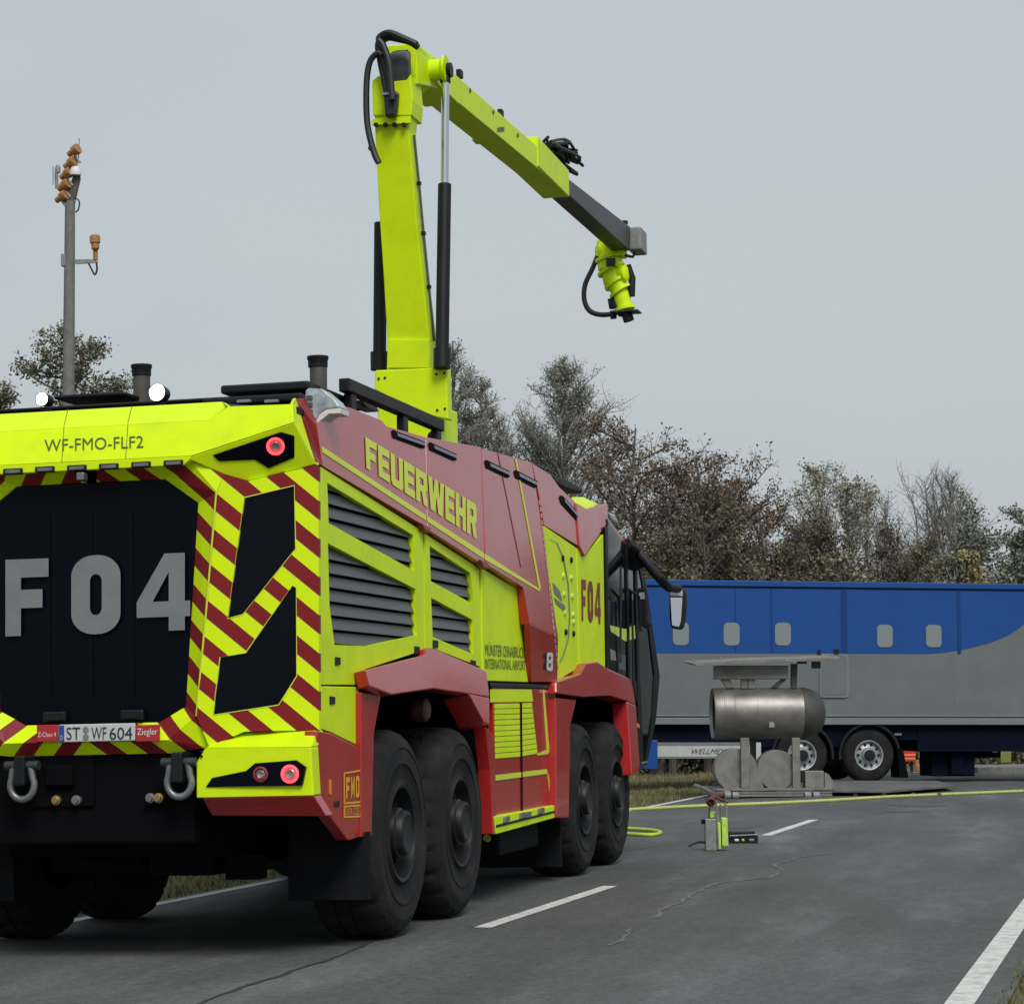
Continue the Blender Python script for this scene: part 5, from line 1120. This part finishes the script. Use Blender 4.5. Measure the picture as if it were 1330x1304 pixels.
def make_tree(name, cat, label, px, top_py, width_px, depth, kind, leaves, bark, seed, nleaf=9000, leafsize=.10, limbs=46, group=None, base=.0, trunks=1):
    """tree rooted on the ground in direction px; height and crown width given by what they measure at that depth"""
    g = random.Random(seed); rng = np.random.default_rng(seed)
    root = ground_at(px, depth); F = Frame(tuple(root), (0, 0, 0)); tp_ = F.hit(px, top_py, (tuple((0,0,0)), (F.i.to_3x3() @ Vector((fw.x, fw.y, 0))))); Ht = tp_.z
    Rw = width_px/2*depth/FPX
    th = empty(name, tuple(root)); tag(th, label, cat, group)
    prof = {'cone': lambda t: min(1, (1-t)*2.3)*.95+.03, 'round': lambda t: math.sqrt(max(0, 1-((t-.52)/.50)**2)), 'vase': lambda t: .18+.82*math.sin(min(t*1.25,1)*1.5), 'mound': lambda t: math.sqrt(max(0, 1-(t*.98)**2))}[kind]
    wood = MB(); tips = []
    for tk in range(trunks):
        off = Vector((0,0,0)) if trunks == 1 else Vector((g.uniform(-.6,.6)*Rw, g.uniform(-.4,.4)*Rw, 0))
        hk = Ht*(1 if tk == 0 else g.uniform(.65,.95)); lean = Vector((g.uniform(-.05,.05), g.uniform(-.05,.05), 0))*Ht
        tr = [off+lean*(i/6)**1.5+Vector((g.uniform(-.04,.04)*Rw, g.uniform(-.04,.04)*Rw, hk*i/6)) for i in range(7)]
        r0 = .012*Ht+.03; wood.tube(tr, [r0*(1-.9*i/6)+.008 for i in range(7)], 6, cap=False)
        for k in range(limbs//trunks):
            t = base+(1-base)*((k+g.random())/(limbs//trunks))*.97
            i = min(5, int(t*6)); p0 = tr[i].lerp(tr[i+1], t*6-i); az = g.uniform(0, 2*math.pi)
            elev = {'cone': g.uniform(.45,1.0), 'round': g.uniform(.1,.8), 'vase': g.uniform(.9,1.25), 'mound': g.uniform(.2,1.0)}[kind]
            ln = Rw*prof(t)*g.uniform(.65,1.12)/(math.cos(elev)*1.25 if kind == 'cone' else 1) + .15
            if kind == 'cone': ln = min(ln, (Ht-p0.z)*1.02+.4)
            if kind == 'vase': ln = min(ln*1.6, (Ht-p0.z)*.95+.3)
            d = Vector((math.cos(az)*math.cos(elev), math.sin(az)*math.cos(elev), math.sin(elev)))
            pts = [p0]; ns = 5
            for s_ in range(ns):
                d = (d+Vector((g.uniform(-.22,.22), g.uniform(-.22,.22), g.uniform(-.10,.18)))).normalized(); pts.append(pts[-1]+d*ln/ns*(1.15 if kind != 'vase' else 1))
            rl = r0*.38*(1-t*.6)+.006; wood.tube(pts, [rl*(1-.8*j/ns)+.004 for j in range(ns+1)], 4, cap=False)
            for j in range(1 if kind == 'vase' else 2, ns+1):
                for _ in range(4):
                    dd = (d*.6+Vector((g.uniform(-1,1), g.uniform(-1,1), g.uniform(-.3,1)))).normalized(); tl_ = ln*g.uniform(.16,.36)+.25
                    q0 = pts[j-1].lerp(pts[j], g.random()); q1 = q0+dd*tl_*.5; q2 = q1+(dd+Vector((g.uniform(-.4,.4),g.uniform(-.4,.4),g.uniform(-.1,.5)))).normalized()*tl_*.5
                    wood.tube([q0,q1,q2], [.014,.009,.004], 3, cap=False); tips.append((q0,q2)); tips.append((q1,q2))
                    for _ in range(2):
                        e_ = q1+Vector((g.uniform(-1,1),g.uniform(-1,1),g.uniform(-.2,1)))*tl_*.45; wood.tube([q1,e_], [.007,.003], 3, cap=False); tips.append((q1,e_))
    wood.build('trunk', BARK[bark], th, smooth=True)
    if nleaf:
        A = np.array([list(a) for a, b in tips]); Bv = np.array([list(b) for a, b in tips]); keep = rng.random(len(A)) < .82; A = A[keep]; Bv = Bv[keep]
        idx = rng.integers(0, len(A), nleaf); u = rng.random((nleaf,1))**.7
        C = A[idx]*(1-u)+Bv[idx]*u + rng.normal(size=(nleaf,3))*leafsize*1.1
        d1 = rng.normal(size=(nleaf,3)); d1 /= np.linalg.norm(d1,axis=1)[:,None]; d2 = np.cross(d1, rng.normal(size=(nleaf,3))); d2 /= np.linalg.norm(d2,axis=1)[:,None]
        sz = leafsize*rng.uniform(.6,1.35,(nleaf,1)); ok = C[:,2] > .05; C, d1, d2, sz = C[ok], d1[ok], d2[ok], sz[ok]; nn = len(C)
        V = np.stack([C-d1*sz*.6, C+d2*sz*.34, C+d1*sz*.6, C-d2*sz*.34], 1).reshape(-1,3)
        me = bpy.data.meshes.new('crown'); me.vertices.add(nn*4); me.vertices.foreach_set('co', V.ravel()); me.loops.add(nn*4); me.loops.foreach_set('vertex_index', np.arange(nn*4, dtype=np.int32))
        me.polygons.add(nn); me.polygons.foreach_set('loop_start', np.arange(0, nn*4, 4, dtype=np.int32)); me.update(calc_edges=True); me.materials.append(LMt[leaves])
        o = bpy.data.objects.new('crown', me); COL.objects.link(o); o.parent = th
    return th
TREES = [
 # name, cat, label, px, top, width, depth, kind, leaf, bark, seed, nleaf, leafsize, limbs, base, trunks
 ('deciduous_tree','tree','bushy grey-green tree behind the orange lamp mast',108,438,150,80,'round','olive','dark',1,30000,.11,110,.25,2),
 ('deciduous_tree','tree','low dark tree cut by the left edge behind the fire engine',-8,496,90,84,'round','olive','dark',2,14000,.11,60,.25,2),
 ('birch_tree','tree','tall thin-leaved birch just right of the boom turret',618,440,165,72,'cone','birch','grey',3,12000,.06,140,.18,2),
 ('birch_tree','tree','shorter loose birch between the boom turret and the pointed birch',662,495,150,74,'cone','birch','grey',4,10000,.06,120,.15,2),
 ('birch_tree','tree','pointed grey-green birch standing alone above the fire engine cab',728,474,210,72,'cone','birch','grey',5,15000,.06,160,.15,1),
 ('shrubby_tree','tree','dark thicket tree behind the mirror of the fire engine',772,590,110,68,'round','dark','dark',6,9000,.10,50,.05,3),
 ('copper_tree','tree','wide brown-leaved tree with red tint left of the tree line gap',850,560,215,64,'round','brown','dark',7,32000,.075,130,.05,4),
 ('copper_tree','tree','brown-leaved tree stepping down right of the widest brown tree',940,592,135,66,'round','brown','dark',8,21000,.075,90,.05,3),
 ('copper_tree','tree','reddish brown low tree between the wide brown tree and the pale tree',1000,662,110,66,'round','brown','dark',9,13000,.075,70,.05,3),
 ('shrubby_tree','tree','dark olive thicket above the left windows of the trailer',905,680,170,60,'mound','dark','dark',10,20000,.085,90,.0,5),
 ('poplar_tree','tree','pale half-bare tree, tallest right of the brown trees',1056,614,80,100,'vase','pale','pale',11,5000,.12,46,.3,2),
 ('poplar_tree','tree','pale yellow-green rounded tree beside the tallest pale tree',1098,634,75,102,'vase','pale','pale',12,6500,.12,40,.3,2),
 ('poplar_tree','tree','small pale tree between the rounded pale tree and the bare trees',1128,646,60,104,'vase','pale','grey',13,4000,.12,36,.3,2),
 ('bare_tree','tree','narrow leafless tree left of the broad leafless tree',1158,650,60,95,'vase','pale','pale',14,500,.10,44,.2,3),
 ('bare_tree','tree','broad leafless tree with fanned grey branches near the right',1197,628,110,92,'vase','pale','pale',15,0,.10,84,.15,4),
 ('shrubby_tree','tree','dark brown thicket in front of the pale trees',1060,678,130,72,'mound','dark','dark',16,19000,.085,90,.0,5),
 ('shrubby_tree','tree','dark thicket in front of the leafless trees',1150,690,120,74,'mound','dark','dark',17,16000,.085,90,.0,5),
 ('deciduous_tree','tree','grey-green rounded tree right of the leafless trees',1270,664,105,96,'round','green','grey',18,22000,.13,80,.1,3),
 ('deciduous_tree','tree','grey-green tree cut by the right edge of the tree line',1328,680,105,98,'round','green','grey',19,22000,.13,80,.1,3),
 ('deciduous_tree','tree','low grey-green tree in front of the right end of the tree line',1228,692,90,90,'mound','green','grey',20,16000,.12,60,.0,3),
 ('yellow_bush','bush','yellow autumn bush above the right part of the trailer',1262,722,60,70,'mound','yellow','dark',21,5000,.11,36,.0,4),
 ('yellow_bush','bush','small yellowish bush above the hatch of the trailer',1103,722,55,70,'mound','pale','dark',22,4000,.11,36,.0,4),
 ('green_bush','bush','mossy green bush low above the trailer near the mirror',990,722,110,62,'mound','olive','dark',23,9000,.10,50,.0,5),
 ('green_bush','bush','olive bush above the trailer under the dark thickets',1180,726,110,66,'mound','olive','dark',24,9000,.10,50,.0,5),
 ('green_bush','bush','grey-green bush at the far right just above the trailer',1312,716,80,72,'mound','green','dark',25,7000,.12,46,.0,4),
 ('green_bush','bush','dark bush behind the cab mirror low at the trailer corner',858,700,90,60,'mound','dark','dark',26,10000,.10,50,.0,5),
 ('green_bush','bush','dark olive bush above the middle window patches',1050,726,90,64,'mound','olive','dark',27,9000,.10,50,.0,5),
]
for (nm, ct, lb, px, tpx_, wd, dp, kd, lf, bk_, sd_, nl, ls, lm, bs, tk) in TREES:
    make_tree(nm, ct, lb, px, tpx_, wd, dp, kd, lf, bk_, sd_, nleaf=nl, leafsize=ls, limbs=lm, base=bs, trunks=tk, group={'tree':'trees behind the road','bush':'bushes behind the trailer'}[ct])


# low undergrowth along the foot of the trees
def undergrowth(px0, px1, d0, d1, n, h, leaf, seed, label, size=(.035,.09), nm='undergrowth'):
    rng = np.random.default_rng(seed); P = []
    for i in range(n):
        px = rng.uniform(px0, px1); dp = rng.uniform(d0, d1); b = ground_at(px, dp); hh = h*(.55+.45*math.sin(px*.045+1.3*math.sin(px*.017)))
        P.append((b.x, b.y, b.z+rng.random()**1.3*hh))
    C = np.array(P); d1_ = rng.normal(size=(n,3)); d1_ /= np.linalg.norm(d1_,axis=1)[:,None]; d2 = np.cross(d1_, rng.normal(size=(n,3))); d2 /= np.linalg.norm(d2,axis=1)[:,None]
    sz = rng.uniform(*size,(n,1)); V = np.stack([C-d1_*sz, C+d2*sz*.5, C+d1_*sz, C-d2*sz*.5], 1).reshape(-1,3)
    me = bpy.data.meshes.new('undergrowth'); me.vertices.add(n*4); me.vertices.foreach_set('co', V.ravel()); me.loops.add(n*4); me.loops.foreach_set('vertex_index', np.arange(n*4, dtype=np.int32))
    me.polygons.add(n); me.polygons.foreach_set('loop_start', np.arange(0, n*4, 4, dtype=np.int32)); me.update(calc_edges=True); me.materials.append(LMt[leaf])
    o = bpy.data.objects.new('undergrowth', me); COL.objects.link(o); o.name = nm; tag(o, label, nm, kind='stuff')
undergrowth(760, 1420, 60, 67, 110000, 3.0, 'olive', 41, 'low brown undergrowth along the foot of the trees behind the trailer')
undergrowth(-60, 420, 60, 76, 26000, 2.4, 'olive', 42, 'low green undergrowth behind the fire engine at left')
undergrowth(1420, 2300, 72, 84, 60000, 10.5, 'dark', 43, 'unseen brown wood added beyond the tree line to darken reflections', (.12,.30), 'reflection_woodland')  # leaf mass out of view, added to darken reflections in the truck's side
